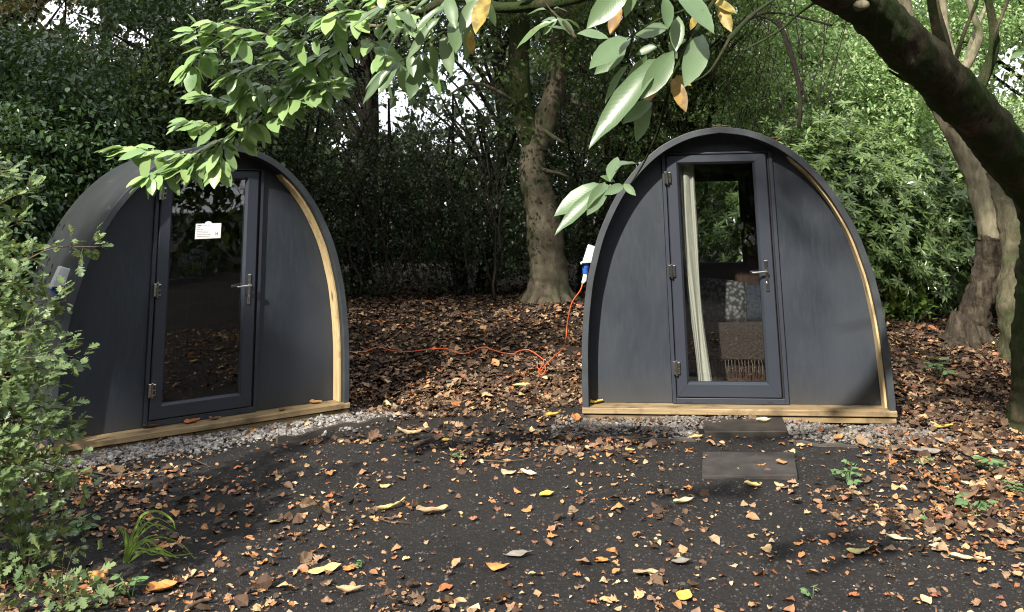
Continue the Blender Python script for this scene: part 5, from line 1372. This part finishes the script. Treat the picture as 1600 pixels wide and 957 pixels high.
tall('tree', 'slender dark tree standing in the bright sky gap between the pods', -2.35, 15.0, [(-3.0, 15.3, 4.9, 1.5, 1.0, 1.3, 6500, .5), (-2.5, 15, 8, 3, 2.4, 2.0, 6000, .8)], 'dark', .095, tr=.13)
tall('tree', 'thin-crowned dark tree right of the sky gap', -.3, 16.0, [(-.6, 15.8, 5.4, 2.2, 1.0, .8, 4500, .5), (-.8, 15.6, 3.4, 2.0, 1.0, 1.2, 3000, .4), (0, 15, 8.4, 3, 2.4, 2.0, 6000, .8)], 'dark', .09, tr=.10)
tall('weeping_tree', 'fine-leaved tree with thin weeping twigs above the facing pod', 2.4, 13.8, [(1.8, 13.2, 4.4, 1.3, .9, 1.3, 8000, .4), (2.9, 13.2, 4.3, .9, .9, 1.3, 6000, .4), (2.5, 13.2, 2.9, 1.7, .8, 1.0, 7000, .4), (2.0, 13, 6.8, 1.9, 1.5, 1.0, 3000, .7)], 'mid', .07, tr=.14)
tall('tree', 'sunlit yellow-green tree rising behind the rhododendrons', 6.2, 16.2, [(4.9, 14.6, 3.3, 2.2, .8, 1.2, 14000, .45), (6.8, 15.8, 5.0, 2.2, 1.2, 1.2, 11000, .45), (4.6, 15.4, 5.2, 1.5, .9, 1.0, 7000, .45)], 'bright', .10)
tall('tree', 'bright leafy tree behind the top of the twin-trunked tree', 9.6, 16.5, [(8.6, 16.0, 3.6, 1.8, 1.2, 1.5, 9000, .5), (9.4, 16.4, 5.6, 1.6, 1.2, 1.2, 6000, .5)], 'bright', .10)
# weeping twigs in front of the fine-leaved tree
def hanging():
    root = bpy.data.objects['weeping_tree']; b = root.location; mb = MB()
    for k in range(170):
        x = rnd.uniform(880, 1330); y0 = rnd.uniform(-60, 170); l = rnd.uniform(50, 170); Y = rnd.uniform(12.2, 13.4)
        if to_pix(np.array(pix(x, y0, Y)))[1] > 240: continue
        dx = rnd.uniform(-70, 60)
        P = [pix(x, y0, Y) - b, pix(x + dx * .3, y0 + l * .35, Y - .05) - b, pix(x + dx * .8, y0 + l * .75, Y) - b, pix(x + dx * 1.3, y0 + l, Y + .05) - b]
        mb.tube(P, [.007, .006, .005, .003], 4)
    mb.build('twig', M['wood_far'], root)
    mb = MB()
    for pts, r in (([(1300, 40), (1200, 20), (1140, 60), (1110, 130)], .02), ([(1215, 30), (1235, 80), (1250, 150), (1248, 200)], .035), ([(1150, 40), (1180, 25), (1215, 40), (1235, 90), (1262, 160)], .02), ([(1000, -20), (1010, 60), (990, 140)], .02)):
        mb.tube(smooth_path([pix(x, y, 12.3) - b for x, y in pts], r, 5)[0], r * .8, 7, noise=.1)
    mb.build('limb', M['wood_far'], root, True)
hanging()
# bare tangled branches in the thicket
def tangle():
    root = next(o for o in bpy.data.objects if o.name == 'evergreen_bush.001'); b = root.location; mb = MB()
    for k in range(46):
        x = rnd.uniform(560, 790); y = rnd.uniform(330, 462); Y = rnd.uniform(12.2, 12.9); r = rnd.uniform(.006, .024)
        dx, dy = rnd.uniform(-130, 90) if x < 700 else rnd.uniform(-150, 20), -rnd.uniform(60, 240)
        P = [pix(x, y + 10, Y) - b, pix(x + dx * .25, y + dy * .4, Y) - b, pix(x + dx * .6, y + dy * .75, Y + .1) - b, pix(x + dx, y + dy, Y + .3) - b]
        q, rr = smooth_path(P, [r, r * .7, r * .4, r * .2], 4); q = [v + Vector((rnd.uniform(-.05, .05), 0, rnd.uniform(-.04, .04))) for v in q]; mb.tube(q, rr, 5, noise=.15)
    mb.build('branch', M['wood_far'], root, True)
tangle()
# understorey at the foot of the rhododendrons
M['under'] = leaf_mat('understorey_leaf', [(.20, .32, .06), (.14, .26, .06), (.28, .38, .09)], .5, .4, (.5, .6, .1), .4)
for i, (px, py, w, lab) in enumerate(((1385, 487, .45, 'yellow-green leafy plant in the sun at the foot of the rhododendrons'), (1460, 487, .35, 'smaller yellow-green plant left of the flaking trunk'), (1572, 470, .3, 'leafy plant glowing between the two crossing trunks'), (1420, 505, .25, 'lowest yellow-green plant in front of the others'))):
    b = gpix(px, py); root = empty('woodland_plant', lab, 'plant', b, 0, 'sunlit plants under the rhododendrons')
    P, out, _ = clump_points((0, 0, .22), (w, .3, .22), 12, 16, .16); P = P[P[:, 2] > .02]; D, N = leaf_dirs(P, 1.2, .1)
    leaves_obj('foliage', T_OVAL, P, D, N, .11 * rng.uniform(.6, 1.2, len(P)), M['under'], root)
    mb = MB()
    for p in P[::8]: mb.tube([(p[0] * .3, p[1] * .3, -.02), (p[0] * .6, p[1] * .6, p[2] * .7), tuple(p)], .004, 4)
    mb.build('stem', M['seedling'], root)

# far wood, a mass of foliage behind everything, and the wood behind the viewer that the glass mirrors
def mass(name, blobs, L, mat, gaps=1.0):
    parts = []
    for (x, y, z, rx, ry, rz, n, cl) in blobs:
        P, out, C = clump_points((x, y, z), (rx, ry, rz), max(3, n // 60), 60, cl, flat=.6)
        k = (thin(P, gaps) if gaps else np.ones(len(P), bool)) & (P[:, 2] > .1); P, out = P[k], out[k]
        D, N = leaf_dirs(out); parts.append(leaves_arrays(T_DIA, P, D, N, L * rng.uniform(.6, 1.4, len(P))))
    V, A, B = join_arrays(parts); o = mesh_np(name, V, A, B, M[mat]); return props(o, kind='stuff')
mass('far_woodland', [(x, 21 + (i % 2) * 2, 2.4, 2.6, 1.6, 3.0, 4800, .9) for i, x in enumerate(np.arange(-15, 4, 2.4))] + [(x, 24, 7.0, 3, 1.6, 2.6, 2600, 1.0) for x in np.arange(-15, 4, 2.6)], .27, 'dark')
mass('far_woodland', [(x, 21 + (i % 2) * 2, 2.6, 2.6, 1.6, 3.2, 4800, .9) for i, x in enumerate(np.arange(4, 17, 2.4))] + [(x, 24, 7.0, 3, 1.6, 2.6, 2600, 1.0) for x in np.arange(4, 18, 2.6)], .25, 'mid')
mass('woodland_behind', [(x, -14 - (i % 3), 3.4, 2.6, 1.6, 3.8, 5200, 1.0) for i, x in enumerate(np.arange(-18, 19, 2.6))] + [(x, -17, 9.0, 3.0, 1.8, 3.6, 5600, 1.1) for x in np.arange(-20, 21, 3.2)] + [(sx_ * 14, y, z, 1.8, 3, 3.6, 2200, 1.1) for sx_ in (-1, 1) for y in np.arange(-12, 12, 3.4) for z in (3, 8)], .34, 'mid', 0)
# unseen leaf clumps added sunward to shade thicket, laurels, bank, angled pod and trunk
def canopy(name, targets, L, mat):
    blobs = []
    for (x, y, z, t, r, n) in targets:
        p = Vector((x, y, z)) + SUN_DIR * t
        blobs.append((p.x, p.y, p.z, r, r, r * .45, n, r * .45))
    return mass(name, blobs, L, mat, 0)
canopy('shade_foliage', [(x, 13.0, z, 13, 1.35, 3400) for x, z in ((-4.2, 1.2), (-4.2, 3.4), (-2.6, 1.2), (-2.6, 3.4), (-1.2, 1.2), (-1.0, 3.6), (1.9, 1.2), (2.0, 3.4), (.3, 4.8))], .15, 'mid')
canopy('shade_foliage', [(x, y, z, 14, 1.3, 1300) for x, y, z in ((-7.5, 12, 2), (-6, 10.5, 1.2), (-7, 13, 4), (-5.6, 12.4, 3.4), (-9, 13, 3))], .15, 'mid')
canopy('shade_foliage', [(-3.15, 7.3, 1.3, 13, .62, 1100), (-2.75, 7.5, .9, 13, .5, 700), (-3.0, 7.2, .3, 13, .5, 500)], .14, 'mid')
canopy('shade_foliage', [(x, y, 0, 13, .9, 520) for x, y in ((-1.0, 12.8), (-.4, 12.2), (-.2, 11.2), (4.9, 8.2), (4.0, 11.0), (4.7, 9.8))], .14, 'mid')
canopy('shade_foliage', [(3.3, 5.6, 2.1, 7, .55, 700), (4.0, 6.6, 1.6, 8, .7, 800), (4.0, 7.4, .7, 10, .6, 600), (4.6, 12.6, .6, 13, 1.0, 900), (6.4, 12.8, .8, 13, 1.0, 800)], .14, 'mid')
print('SCENE BUILT', len(bpy.data.objects), sum(len(m.polygons) for m in bpy.data.meshes))
